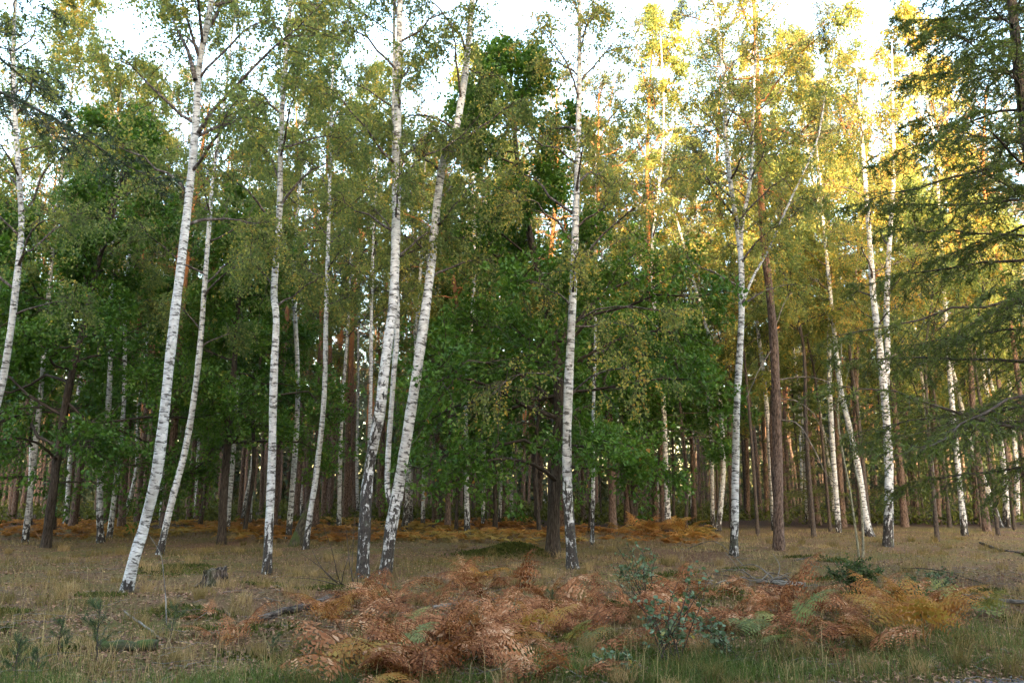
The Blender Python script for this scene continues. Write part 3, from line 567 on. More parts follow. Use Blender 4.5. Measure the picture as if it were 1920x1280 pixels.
# the big pine in the clearing with arching dead branches
def big_pine():
    pts = [(1460, 1030), (1459, 940), (1457, 820), (1452, 660), (1442, 540), (1430, 430), (1424, 280), (1418, 100)]
    b = ground_at(*pts[0]); Y = b[1]; path = px_path(pts, Y, 21); path[0] = b.copy(); path[0][2] -= .12
    rng = RNG(91); root = link("pine_tree", None, loc=tuple(b), label="big single pine with grey-brown scaly trunk and arching dead branches", category="pine")
    g, P, R, ln = trunk_geo(path, 20*Y/F_PX/2, 0.04, 14, 0.12, rng, power=1.0); link("trunk", g.mesh("trunk", [M['pine']], True, b), root)
    dead = [[(1462, 711, 0), (1500, 707, -.3), (1540, 713, -.6), (1575, 730, -.8)], [(1462, 748, 0), (1495, 752, -.3), (1525, 775, -.5), (1560, 835, -.7)], [(1462, 788, 0), (1495, 795, -.4), (1525, 840, -.7), (1550, 890, -.9), (1580, 922, -1.0)], [(1455, 640, 0), (1425, 690, -.4), (1398, 750, -.8)],
            [(1450, 620, 0), (1480, 560, .2), (1510, 540, .3)]]
    for d in dead:
        Q = catmull([at_depth(x, y, Y+dy) for x, y, dy in d], 14)+np.cumsum(rng.normal(size=(14, 3))*.012, 0); V, F, bk = tubes(Q[None], np.linspace(.022, .007, 14)[None], 6)
        gg = Geo(); gg.add(V, F, 0, 0, bk); link("dead_branch", gg.mesh("dead_branch", [M['dead']], True, b), root)
    B, L, rb = branches_for(rng, P, ln, R, 10.5, P[-1, 2]-.2, 24, 2.6, (5, 55), lambda u: .5+.75*np.sin(np.pi*(.18+.72*u)), droop=.05, wob=.05)
    for k in range(len(B)):
        V, F, bk = tubes(B[k:k+1], (rb[k]*np.linspace(1, .3, 7))[None], 6); bk[:, 2] += 12; gg = Geo(); gg.add(V, F, 0, 0, bk); link("branch", gg.mesh("branch", [M['pine']], True, b), root)
    cg = crown_geo(rng, B, L, 10, 5, 18, 0.12, 0.18, hang=-.25, sub_len=.3, twig_len=(.15, .35), aut=.6, spread_=.3, tri=True)
    link("crown", cg.mesh("crown", [M['pine_needle'], M['twig']], False, b), root)
big_pine()

# ---- young leafy trees filling the wood edge: a few kinds, then copies
def young_meshes(seed, H, r0, z0, L, nb, leafm, barkm, leaf, aut, hang, elev, flat, sub=11, twg=6, lpt=9):
    rng = RNG(seed); path = [np.array([0, 0, -.12])]+[np.array([rng.normal()*.12*k, rng.normal()*.12*k, H*k/4]) for k in (1, 2, 3, 4)]
    g, P, R, ln = trunk_geo(path, r0, 0.012, 8, .25, rng, n=16)
    B, L_, rb = branches_for(rng, P, ln, R, z0, H-.2, nb, L, elev, bshape, n=6, droop=.18, wob=.04)
    c = crown_geo(rng, B, L_, sub, twg, lpt, leaf, .72, hang=hang, aut=aut, flat=flat, twig_r=.004, twig_len=(.25, .6), tri=True, twigs=False)
    V, Q, bk = tubes(B, rb[:, None]*np.linspace(1, .25, 6)[None], 4); c.add(V, Q, 1, 0, bk)
    return g.mesh("young_trunk", [M[barkm]]), c.mesh("young_crown", [M[leafm], M['twig']], False)
YB = [young_meshes(600+k, *a) for k, a in enumerate([(13, .07, 6.0, 2.3, 24, 'birch_leaf', 'twig', .10, .42, .5, (30, 60), 0), (15, .08, 7.0, 2.4, 26, 'birch_leaf', 'twig', .10, .50, .5, (30, 60), 0), (11.5, .06, 5.0, 2.1, 22, 'birch_leaf', 'twig', .095, .36, .4, (20, 55), 0)])]
YT = [young_meshes(620+k, *a, 12, 6, 11) for k, a in enumerate([(20, .10, 8, 3.0, 30, 'birch_leaf', 'birch', .10, .46, .6, (32, 58), 0), (22, .11, 9, 3.1, 30, 'birch_leaf', 'birch', .10, .58, .6, (38, 62), 0)])]
YO = [young_meshes(610+k, *a) for k, a in enumerate([(10, .09, 4.2, 2.8, 24, 'oak_leaf', 'oak', .145, .38, .1, (0, 50), .5), (12, .10, 5.2, 3.0, 26, 'oak_leaf', 'oak', .145, .48, .1, (0, 55), .5)])]
def young(px, Y, kind, meshes, s, rz, label, group, cat):
    x = (px-960)/F_PX*Y*1.02; root = link(kind, None, loc=(x, Y, float(height(x, Y))), label=label, category=cat, group=group); root.scale = (s, s, s); root.rotation_euler = (0, 0, rz)
    t = link("trunk", meshes[0], root, dark_base=1.2); link("crown", meshes[1], root)
rng = RNG(63)
for px, Y in [(20, 36), (170, 40), (350, 44), (520, 42), (600, 52), (745, 55), (830, 44), (890, 52), (960, 46), (1120, 50), (1250, 44), (1330, 40), (1380, 48), (1430, 38), (1480, 46), (1530, 35), (1590, 44), (1640, 38), (1700, 45), (1745, 36), (1800, 42), (1860, 37), (1905, 45), (1290, 54), (1440, 58), (1560, 56), (1680, 58), (1790, 55), (1880, 57), (1500, 30), (1600, 33), (1720, 29), (1830, 31), (1400, 32), (1660, 50), (1770, 48), (1890, 50), (250, 56), (450, 58), (60, 55)]:
    young(px, Y+rng.normal()*.8, "young_birch", YB[int(rng.random()*3)], .85+.35*rng.random(), rng.random()*6.28, "slim young birch with loose yellow-green leaves filling the wood edge", "young birches along the wood edge", "birch")
for px, Y in [(90, 27), (160, 38), (240, 30), (330, 40), (450, 34), (560, 29), (650, 36), (700, 31), (800, 38), (880, 33), (960, 42), (1140, 40), (1240, 34), (1320, 38), (1430, 36), (1490, 42), (1545, 33), (1720, 40), (1770, 31), (1850, 38)]:
    young(px, Y+rng.normal()*.5, "tall_birch", YT[int(rng.random()*.8+(px > 1150)*.7)], .88+.2*rng.random(), rng.random()*6.28, "tall thin birch with high pale crown standing behind the front row", "tall thin birches behind the front row", "birch")
for px, Y in [(-20, 30), (140, 33), (330, 34), (400, 37), (480, 32), (30, 42), (860, 33), (930, 37), (1010, 32), (1100, 34), (1180, 37), (1270, 34)]:
    young(px, Y+rng.normal()*.8, "young_oak", YO[int(rng.random()*2)], .85+.3*rng.random(), rng.random()*6.28, "young dark green oak under the taller trees at the wood edge", "young oaks along the wood edge", "oak")

# ---- the wood beyond, and an added unseen wood behind the viewer that casts shade
def mass_wood(name, spots, seed, crown_n, fs, label, hcrown=(0.45, 1.0), rad=2.2):
    rng = RNG(seed); g = Geo(); S = np.array(spots); n = len(S)
    hz = height(S[:, 0], S[:, 1]); H = S[:, 2]
    P = np.stack([np.stack([S[:, 0]+rng.normal(size=n)*.1*k, S[:, 1], hz-.2+(H+.2)*k/4], 1) for k in range(5)], 1)
    V, Q, bk = tubes(P, (0.10+0.08*rng.random(n))[:, None]*np.linspace(1, .3, 5)[None], 6); g.add(V, Q, 1, 0, bk)
    u = rng.random((n, crown_n)); rr = rad*np.sin(np.pi*np.clip(.12+.85*u, 0, 1))**.6*np.sqrt(rng.random((n, crown_n))); a = rng.random((n, crown_n))*6.283
    C = np.stack([S[:, :1]+rr*np.cos(a), S[:, 1:2]+rr*np.sin(a), hz[:, None]+H[:, None]*(hcrown[0]+(hcrown[1]-hcrown[0])*u)], -1).reshape(-1, 3)
    V, F = leaf_quads(C, norm(rng.normal(size=C.shape)), fs*(.6+.8*rng.random(len(C))), .6, rng, .1, 0, True)
    g.add(V, F, 0, np.repeat(rng.random(len(C)), 3))
    link(name, g.mesh(name, [M['pine_needle'], M['pine']], False), kind="stuff", label=label)
rng = RNG(77); sp = []
for _ in range(520):
    y = 98+52*rng.random(); sp.append(((rng.random()*2-1)*(.72*y+6), y, 17+5*rng.random()))
mass_wood("distant_wood", sp, 78, 300, .8, "dense far pine wood closing off the view between the trunks", (0.02, 1.0), 2.8)
rng = RNG(79); sp = []
for j in range(5):
    for i in range(46):
        x = -76+3.3*i+1.65*(j % 2)+rng.normal()*.5; y = -26-3.4*j+rng.normal()*.5
        left = 1/(1+math.exp((x-11.0)/1.2)); sp.append((x, y, 17.6+9.4*left+2.0*(rng.random()-.5)))  # heights shaped for shade: lower on the right to let sun through
mass_wood("unseen_shade_wood", sp, 80, 440, 1.35, "added unseen wood behind the viewer, shaped to shade the clearing", (0.0, 1.0), 2.9)

# ------------------------------------------------------------------ ferns
def frond_mesh(seed, mat, L=0.75, stalk=0.3, pairs=13, pinn=6, curl=0.0, wide=0.30):
    rng = RNG(seed); g = Geo(); n = 16; s = np.linspace(0, 1, n)
    a0 = 42+34*rng.random(); ang = np.radians(a0-(a0+8+curl*22)*s**1.25+6*np.sin(s*9+seed)); ds = (L+stalk)/(n-1)
    x = np.concatenate([[0], np.cumsum(np.cos(ang[:-1])*ds)]); z = np.concatenate([[0], np.cumsum(np.sin(ang[:-1])*ds)])
    y = np.cumsum(rng.normal(size=n)*.006); P = np.stack([x, y, z], 1)
    V, Q, bk = tubes(P[None], np.linspace(.006, .0015, n)[None], 3); g.add(V, Q, 0, 0.15, bk)
    T = np.repeat(stalk/(L+stalk)+(1-stalk/(L+stalk))*np.linspace(0, .97, pairs), 2); sg = np.tile([1, -1], pairs)
    C, D = sample(P[None], T[None]); C = C[0]; D = D[0]; q = (T-T[0])/(1-T[0])
    up = norm(np.cross(np.array([0, 1.0, 0]), D))*-1
    up = np.where(up[:, 2:] < 0, -up, up)
    lat = np.array([0, 1.0, 0])*sg[:, None]
    pl = wide*(1-q)**.85*(0.8+.4*rng.random(len(T)))+.02
    pd = norm(lat*.85+D*.45+up*(-.05-.5*curl*rng.random((len(T), 1)))+rng.normal(size=lat.shape)*.12*(1+curl))
    PB = grow(rng, C, pd, pl, 4, .25+.5*curl, .02)
    t = np.linspace(.08, 1, pinn); S, SD = sample(PB, np.broadcast_to(t, (len(PB), pinn))); SN = np.repeat(up, pinn, 0); Sf = S.reshape(-1, 3); Df = SD.reshape(-1, 3)
    sl = (pl[:, None]*.30*(1.1-t)[None]**.7+.008).ravel()
    side = norm(np.cross(Df, SN))
    for k in (1, -1):
        d = norm(side*k*.9+Df*.45+rng.normal(size=Df.shape)*(.06+.14*curl)); w = sl*.5
        a = Sf; c = Sf+d*sl[:, None]; m1 = Sf+d*sl[:, None]*.4+Df*w[:, None]*.5; m2 = Sf+d*sl[:, None]*.4-Df*w[:, None]*.5
        V = np.stack([a, m1, c, m2], 1).reshape(-1, 3); F = np.arange(len(V)).reshape(-1, 4)
        rv = np.clip(.48+(np.repeat(rng.random(len(PB)), pinn)-.5)*.6+(rng.random(len(Sf))-.5)*.5, 0, 1); g.add(V, F, 0, np.repeat(rv, 4))
    return g.mesh("frond", [M[mat]], False)
FR = {'brown': [frond_mesh(400+k, 'fern_brown', .62+.12*(k % 3), .26, 11, 6, .12+.11*k, .29) for k in range(8)],
      'gold': [frond_mesh(420+k, 'fern_gold', .65, .3, 13, 6, .15+.1*k, .28) for k in range(4)],
      'green': [frond_mesh(430+k, 'fern_green', .62, .32, 13, 6, .1*k, .28) for k in range(3)]}
FERN_LAB = {'brown': ("withered russet bracken fern in the foreground thicket", "withered russet bracken ferns in the foreground"), 'gold': ("golden yellow bracken fern among the russet ones", "golden bracken ferns in the foreground"), 'green': ("pale green bracken fern among the russet ones", "green bracken ferns in the foreground")}
def fern(px, py, kind, rng, scale=1.0, nf=None, label=None):
    b = ground_at(px, py); lb, gp = FERN_LAB[kind]
    root = link("bracken_fern", None, loc=tuple(b-np.array([0, 0, .02])), label=label or lb, category="fern")
    if not label: root["group"] = gp
    a0 = rng.random()*6.28; nf = nf or 1+int(rng.random()*3)
    for k in range(nf):
        o = link("frond", FR[kind][int(rng.random()*len(FR[kind]))], root); s = scale*(.6+.5*rng.random())
        s *= 1.3; o.rotation_euler = (rng.normal()*.25, rng.normal()*.2, a0+k*6.28/nf+rng.normal()*.5); o.scale = (s, s, s*(.6+.5*rng.random()))
rng = RNG(55)
zones = [(690, 1125, 60, 30, 'brown', 7, .8), (760, 1160, 160, 50, 'brown', 11, .8), (800, 1225, 160, 45, 'brown', 10, .85), (930, 1125, 130, 45, 'brown', 9, .75), (1010, 1180, 120, 55, 'brown', 12, .8), (880, 1085, 40, 14, 'brown', 4, .8),
         (1130, 1120, 100, 45, 'brown', 12, .75), (1280, 1135, 100, 50, 'brown', 11, .75), (1400, 1130, 90, 45, 'brown', 9, .75), (1500, 1145, 100, 45, 'brown', 10, .8), (1620, 1155, 100, 40, 'brown', 9, .8), (1740, 1140, 80, 30, 'brown', 8, .85),
         (400, 1135, 25, 16, 'brown', 2, .55), (430, 1185, 35, 14, 'brown', 3, .55), (690, 1262, 80, 14, 'gold', 2, .8), (1040, 1256, 60, 14, 'brown', 4, .8), (1040, 1200, 60, 30, 'gold', 4, .75), (1720, 1180, 90, 20, 'gold', 4, .85),
         (610, 1150, 25, 14, 'gold', 2, .6), (1810, 1140, 40, 14, 'green', 3, .85), (1740, 1120, 60, 16, 'green', 2, .8), (1480, 1180, 30, 8, 'green', 2, .7), (900, 1210, 200, 40, 'green', 4, .6), (1380, 1170, 150, 30, 'green', 4, .6), (890, 1075, 30, 6, 'gold', 2, .8), (1660, 1150, 60, 25, 'gold', 3, .8), (900, 1190, 330, 80, 'brown', 22, .65), (1480, 1150, 360, 60, 'brown', 20, .65), (720, 1255, 110, 20, 'brown', 6, .75)]
for (cx, cy, sx, sy, kind, n, s) in zones:
    for k in range(n):
        a = rng.random()*6.28; r = math.sqrt(rng.random()); fern(cx+sx*r*math.cos(a), min(1276, cy+18+sy*r*math.sin(a)), kind, rng, s)

# golden bracken carpet under the wood edge
def fern_carpet():
    rng = RNG(61); g = Geo(); base = Geo()
    n = 2000; xs = []; kinds = []
    while len(xs) < n:
        y = 25.5+20*rng.random()**.9; x = (rng.random()*2-1)*(.66*y+1); q = 960+F_PX*x/y
        lim = 29 if q < 430 else 27
        ok = (q < 1000 and y > lim) or (1000 <= q < 1320 and 25.5 < y < 38 and rng.random() < .75)
        if not ok or (math.sin(x*.9+y*.5)+math.sin(x*.37-y*.8+1)+rng.random()*1.2) < -.35: continue
        if q > 1180 and abs(y-30) > 6: continue
        xs.append((x, y))
    X = np.array(xs); hz = height(X[:, 0], X[:, 1]); a = rng.random(n)*6.283
    L = .5+.45*rng.random(n); d = np.stack([np.cos(a)*.75, np.sin(a)*.75, np.full(n, .85)], 1)
    P = grow(rng, np.stack([X[:, 0], X[:, 1], hz], 1), norm(d), L, 6, .55, .02)
    V, Q, bk = tubes(P, np.broadcast_to(np.linspace(.006, .002, 6), P.shape[:2]), 3); g.add(V, Q, 0, .1, bk)
    k = 11; t = np.broadcast_to(np.repeat(np.linspace(.3, .98, k), 2), (n, 2*k)); C, D = sample(P, t); sg = np.tile([1, -1], k)[None, :, None]
    lat = norm(np.cross(D, np.array([0, 0, 1.0])))*sg; ld = norm(lat*.85+D*.5+rng.normal(size=D.shape)*.15+np.array([0, 0, -.15]))
    sz = (L[:, None]*.42*(1.08-t)**.8).ravel(); tone = np.clip(.5+.35*np.sin(X[:, 0]*.6+X[:, 1]*.3)+rng.normal(size=n)*.22, 0, 1)
    V, F = leaf_quads(C.reshape(-1, 3), ld.reshape(-1, 3), sz, .42, rng, .04, .8, True); g.add(V, F, 0, np.repeat(np.repeat(tone, 2*k), 3))
    link("bracken_carpet", g.mesh("bracken_carpet", [M['fern_gold']], False), kind="stuff", label="golden bracken covering the ground under the wood's edge")
    b = ground_at(1245, 1006); rng = RNG(62)
    root = link("fern_heap", None, loc=tuple(b), label="heap of golden collapsed ferns over a dark hollow", category="fern")
    for q in range(26):
        o = link("frond", FR['gold'][q % 4], root, loc=(rng.normal()*.9, rng.normal()*.35, .05+.1*rng.random())); o.rotation_euler = (rng.normal()*.2, rng.normal()*.3, rng.random()*6.28); s = 1.0+.5*rng.random(); o.scale = (s, s, s*.8)
fern_carpet()

# ------------------------------------------------------------------ dead wood, stumps
def stick(name, label, cat, pts, r0, r1, mat, seed, wob=.01, lift=0.0, n=12, parts=(), seg=8):
    rng = RNG(seed); W_ = [ground_at(x, y)+np.array([0, 0, lift+h]) for x, y, h in pts]; b = W_[0].copy()
    P = catmull(W_, n)+np.cumsum(rng.normal(size=(n, 3))*wob, 0)
    R = np.linspace(r0, r1, n)*(1+.12*rng.normal(size=n)); R[0] *= .8; V, Q, bk = tubes(P[None], R[None], seg); g = Geo(); V = V+rng.normal(size=V.shape)*r0*.05; g.add(V, Q, 0, 0, bk)
    for e in (0, n-1):                                   # broken ends
        c = len(V); ring = V[e*seg:(e+1)*seg]; cen = ring.mean(0)+(P[0]-P[1] if e == 0 else P[-1]-P[-2])*.05
        g.add(np.vstack([ring, cen]), np.array([[k, (k+1) % seg, seg] for k in range(seg)]), 0, 0)
    root = link(name, g.mesh(name, [M[mat]], True, b), loc=tuple(b), label=label, category=cat)
    for pp, pr in parts:
        Q_ = catmull([ground_at(x, y)+np.array([0, 0, h]) for x, y, h in pp], 8)+np.cumsum(rng.normal(size=(8, 3))*.006, 0)
        V, F, bk = tubes(Q_[None], np.linspace(pr, pr*.4, 8)[None], 5); gg = Geo(); gg.add(V, F, 0, 0, bk); link("twig", gg.mesh("twig", [M[mat]], True, b), root)
    return root
stick("fallen_log", "pale grey barkless log end lying behind russet ferns", "log", [(1452, 1099, .07), (1480, 1102, .06), (1512, 1103, .05)], .06, .055, 'dead', 1, .004,
      parts=[([(1455, 1098, .08), (1420, 1080, .22), (1390, 1072, .10)], .018), ([(1458, 1098, .08), (1462, 1075, .2), (1450, 1060, .25)], .012)])
stick("fallen_log", "long rotting log with broken dark end lying in leaf litter", "log", [(632, 1127, .07), (596, 1140, .05), (545, 1153, .04), (490, 1170, .02)], .07, .04, 'rotten', 2, .01)
stick("fallen_log", "low mossy rotten log among the pine seedlings", "log", [(182, 1222, .05), (230, 1219, .07), (290, 1217, .04)], .07, .05, 'mossy', 3, .01)
stick("fallen_branch", "thin bare stick lying slantwise in front of the tall leaning birch", "branch", [(233, 1156, .06), (262, 1175, .05), (306, 1200, .02)], .016, .012, 'dead', 4, .004)
stick("fallen_branch", "dark broken branch lying in grass near the birch pair", "branch", [(1838, 1022, .05), (1870, 1030, .06), (1935, 1040, .05)], .05, .035, 'rotten', 5, .008)
stick("fallen_branch", "long pale pole lying in grass behind the green fern", "branch", [(1805, 1136, .16), (1860, 1139, .15), (1940, 1143, .16)], .03, .026, 'dead', 6, .004)
stick("fallen_branch", "thin branch propped over the pink litter by the many-stemmed birch", "branch", [(1290, 1034, .1), (1340, 1040, .28), (1385, 1062, .2), (1420, 1084, .05)], .013, .006, 'dead', 7, .008, parts=[([(1360, 1046, .25), (1380, 1070, .1), (1395, 1085, .03)], .008)])
stick("fallen_branch", "thin dark branch lying between the bush and the pale log", "branch", [(1335, 1080, .06), (1395, 1088, .05), (1470, 1094, .05)], .012, .008, 'twig', 8, .006)
stick("fallen_branch", "thin dark branch lying in grass left of the leafy bush", "branch", [(1490, 1052, .05), (1525, 1050, .07), (1560, 1050, .05)], .012, .008, 'twig', 9, .004)
stick("fallen_branch", "long thin dark branch lying in grass beside the blue-green shrub", "branch", [(1690, 1068, .06), (1770, 1078, .08), (1850, 1092, .05)], .013, .008, 'twig', 10, .006)
stick("fallen_branch", "grey lichen-covered branch lying among russet ferns", "branch", [(812, 1146, .05), (880, 1137, .06), (960, 1131, .06)], .025, .015, 'dead', 11, .006)
stick("fallen_branch", "dark forked branch leaning in ferns beside the twin birches", "branch", [(845, 990, .05), (862, 972, .2), (885, 955, .45)], .03, .015, 'twig', 12, .01)
stick("bent_stick", "thin bare stem arching up beside the tall leaning birch", "stem", [(312, 1170, 0.0), (303, 1150, .35), (292, 1120, .62), (272, 1070, .75)], .009, .004, 'dead', 13, .004)

def stump(px, py, r, h, mat, label, seed, hollow=True):
    b = ground_at(px, py); rng = RNG(seed); seg = 22; a = np.arange(seg)/seg*2*np.pi; g = Geo()
    rows = []; top = h*(.88+.10*np.sin(a+1)+.16*(rng.random(seg)-.5))
    for k, u in enumerate(np.linspace(0, 1, 7)):
        rr = r*(1+.45*(1-u)**3)*(1+.10*np.sin(a*5+seed)+.06*rng.normal(size=seg)); rows.append(np.stack([rr*np.cos(a), rr*np.sin(a), -.06+(top+.06)*u], 1))
    for rr, dz in ((.78, -.03), (.45, -.10 if hollow else .01), (.05, -.14 if hollow else .02)):
        rows.append(np.stack([r*rr*np.cos(a), r*rr*np.sin(a), top*.96+dz+.02*rng.normal(size=seg)], 1))
    V = np.concatenate(rows); i = np.arange(len(rows)-1)[:, None]*seg; j = np.arange(seg)[None]; Q = np.stack([i+j, i+(j+1) % seg, i+seg+(j+1) % seg, i+seg+j], -1).reshape(-1, 4)
    g.add(V, Q); root = link("tree_stump", g.mesh("tree_stump", [M[mat]], False), loc=tuple(b), label=label, category="stump")
    return root
s1 = stump(403, 1098, .20, .34, 'rotten', "weathered grey stump standing in the litter near the kinked birch", 3)
gg = Geo(); V, Q, bk = tubes(np.array([[[-.1, 0, .1], [-.22, -.05, .04], [-.36, -.06, -.02]]]), np.array([[.07, .05, .02]]), 7); gg.add(V, Q, 0, 0, bk); link("root", gg.mesh("root", [M['rotten']]), s1)

# brush heap at the golden ferns
def brush(px, py, n, L, mat, label, seed, name="brush_heap"):
    b = ground_at(px, py); rng = RNG(seed); root = link(name, None, loc=tuple(b), label=label, category="brushwood")
    for k in range(n):
        a = rng.random()*6.28; e = .1+.5*rng.random(); d = np.array([[math.cos(a)*math.cos(e), math.sin(a)*math.cos(e), math.sin(e)]])
        P = grow(rng, np.array([[rng.normal()*.3, rng.normal()*.2, .03]]), d, [L*(.5+rng.random()*.7)], 7, .3, .05); V, Q, bk = tubes(P, (.018*np.linspace(1, .3, 7))[None], 5); g = Geo(); g.add(V, Q, 0, 0, bk); link("twig", g.mesh("twig", [M[mat]]), root)
brush(1205, 990, 12, .9, 'mossy', "small heap of mossy brushwood beside the golden fern heap", 12)
brush(1415, 1090, 12, .9, 'dead', "tangle of thin dry twigs beside the pale log", 13)
brush(1690, 962, 9, 1.6, 'twig', "dark fallen brushwood deep behind the two-topped birch", 14)

def bare_shrub():
    b = ground_at(668, 1112); Y = b[1]; root = link("bare_shrub", None, loc=tuple(b), label="leafless shrub of thin dark whips beside the grey-barked curving birch", category="shrub"); rng = RNG(15)
    b2 = ground_at(640, 1098)
    for s, pts in ((b, [(660, 1085), (661, 1040), (666, 960)]), (b, [(656, 1060), (652, 1020), (648, 985)]), (b, [(672, 1070), (676, 1040), (678, 1005)]), (b2, [(632, 1075), (622, 1030), (604, 980)]), (b2, [(625, 1085), (600, 1062), (570, 1040)]), (b2, [(615, 1078), (598, 1055), (585, 1030)]),
                   (b, [(655, 1105), (640, 1092), (610, 1082), (560, 1080)]), (b, [(690, 1092), (705, 1072), (735, 1064)]), (b2, [(645, 1070), (655, 1040), (664, 1010)]), (b2, [(612, 1090), (580, 1084), (540, 1082)])):
        P = catmull([s]+[at_depth(x, y, Y+.2*rng.normal()) for x, y in pts], 12); V, Q, bk = tubes(P[None], np.linspace(.010, .003, 12)[None], 5); g = Geo(); g.add(V, Q, 0, 0, bk); link("stem", g.mesh("stem", [M['twig']], True, b), root)
bare_shrub()

def sapling():
    b = ground_at(1612, 1040); Y = b[1]; rng = RNG(16); root = link("bent_sapling", None, loc=tuple(b), label="two thin bare sapling stems bending up out of the leafy bush", category="sapling")
    for pts, r in (([(1610, 1042), (1606, 1005), (1592, 910), (1580, 850), (1570, 775), (1575, 720), (1578, 640)], .032), ([(1618, 1042), (1617, 980), (1612, 920), (1602, 870), (1595, 800)], .036), ([(1570, 775), (1556, 750), (1545, 725), (1548, 700)], .008), ([(1572, 760), (1590, 700), (1600, 650)], .008)):
        W_ = [at_depth(x, y, Y) for x, y in pts]
        if pts[0][1] > 1000: W_[0][2] = b[2]-.05
        P = catmull(W_, 16); V, Q, bk = tubes(P[None], np.linspace(r, r*.35, 16)[None], 7); g = Geo(); g.add(V, Q, 0, 0, bk); link("stem", g.mesh("stem", [M['sapling']], True, b), root)
sapling()

def bush(px, py, name, label, w, h, nst, nl, leaf, lm, seed, wid=.6, lean=(0, 0), stem_r=.007, round_=False, low=.25, pts=None):
    b = ground_at(px, py); rng = RNG(seed); root = link(name, None, loc=tuple(b), label=label, category="shrub")
    a = rng.random(nst)*6.283; rad = w*.5*np.sqrt(rng.random(nst)); tip = np.stack([rad*np.cos(a)+lean[0], rad*np.sin(a)*.7+lean[1], h*(.55+.45*rng.random(nst))], 1)
    base = rng.normal(size=(nst, 3))*np.array([.06, .05, 0]); L = np.linalg.norm(tip-base, axis=1)
    P = grow(rng, base-np.array([0, 0, .03]), norm(tip-base), L, 8, .05, .02)
    for k in range(nst):
        V, Q, bk = tubes(P[k:k+1], np.linspace(stem_r, stem_r*.35, 8)[None], 5); g = Geo(); g.add(V, Q, 0, 0, bk); link("stem", g.mesh("stem", [M['twig']]), root)
    sb = 7; S, D = sample(P, low+(1-low)*rng.random((nst, sb))); S = S.reshape(-1, 3); D = D.reshape(-1, 3)
    T = grow(rng, S, norm(D*.5+norm(rng.normal(size=S.shape))*.9+np.array([0, 0, .15])), .08+.22*rng.random(len(S))*h, 4, .1, .04)
    g = Geo(); V, Q, bk = tubes(T, np.full(T.shape[:2], .0022), 3); g.add(V, Q, 1, 0, bk)
    C, LD = sample(T, rng.random((len(T), nl))); C = C.reshape(-1, 3); LD = LD.reshape(-1, 3); N = len(C)
    ld = norm(LD*.5+rng.normal(size=(N, 3))*.7); rv = np.clip(np.repeat(rng.random(len(T)), nl)*.5+rng.random(N)*.5, 0, 1)
    if round_:
        S_ = norm(np.cross(ld, norm(rng.normal(size=(N, 3))+np.array([0, 0, 2.5])))); s = (leaf*(.6+.7*rng.random(N)))[:, None]; nn = np.cross(S_, ld)
        prof = [(0, 0), (.18, .36), (.5, .5), (.82, .34), (1, 0), (.82, -.34), (.5, -.5), (.18, -.36)]
        V = np.stack([C+ld*s*u+S_*s*v*1.0+nn*s*abs(v)*.2 for u, v in prof], 1).reshape(-1, 3); F = np.arange(N*8).reshape(-1, 8)
        g.add(V, F, 0, np.repeat(rv, 8))
    else:
        V, F = leaf_quads(C, ld, leaf*(.6+.7*rng.random(N)), wid, rng, .12, .3); g.add(V, F, 0, np.repeat(rv, 4))
    link("foliage", g.mesh("foliage", [M[lm], M['twig']], False), root); return root
bush(1610, 1112, "leafy_bush", "rounded dark green leafy bush at the foot of the bent sapling", .95, .62, 26, 9, .055, 'bush_leaf', 21)
bush(1255, 1240, "blue_green_shrub", "tall loose shrub with round blue-green leaves rising from the russet ferns", 1.15, 1.0, 11, 5, .042, 'shrub_leaf', 22, round_=True, low=.2)
bush(1215, 1130, "blue_green_shrub", "wispy blue-green shrub top reaching up beside the seedling clump", .75, .85, 12, 5, .04, 'shrub_leaf', 23, round_=True, lean=(-.15, 0), low=.4)
bush(1375, 1235, "blue_green_shrub", "low blue-green shrub spreading right of the tall loose one", .8, .55, 6, 5, .042, 'shrub_leaf', 24, round_=True)
bush(1745, 1125, "blue_green_shrub", "fine-leaved grey-green shrub behind the green fern", .95, .55, 16, 9, .03, 'shrub_leaf', 25, round_=True)
bush(1720, 1165, "leafy_bush", "low dark green bramble under the golden fern by the grey-green shrub", .8, .42, 16, 9, .05, 'bush_leaf', 26)
bush(950, 1166, "blue_green_shrub", "tiny blue-green sprig among the withered ferns", .3, .25, 5, 6, .04, 'shrub_leaf', 27, round_=True)
bush(1130, 1262, "blue_green_shrub", "little blue-green sprig in green grass below the tall loose shrub", .6, .28, 8, 6, .035, 'shrub_leaf', 28, round_=True)

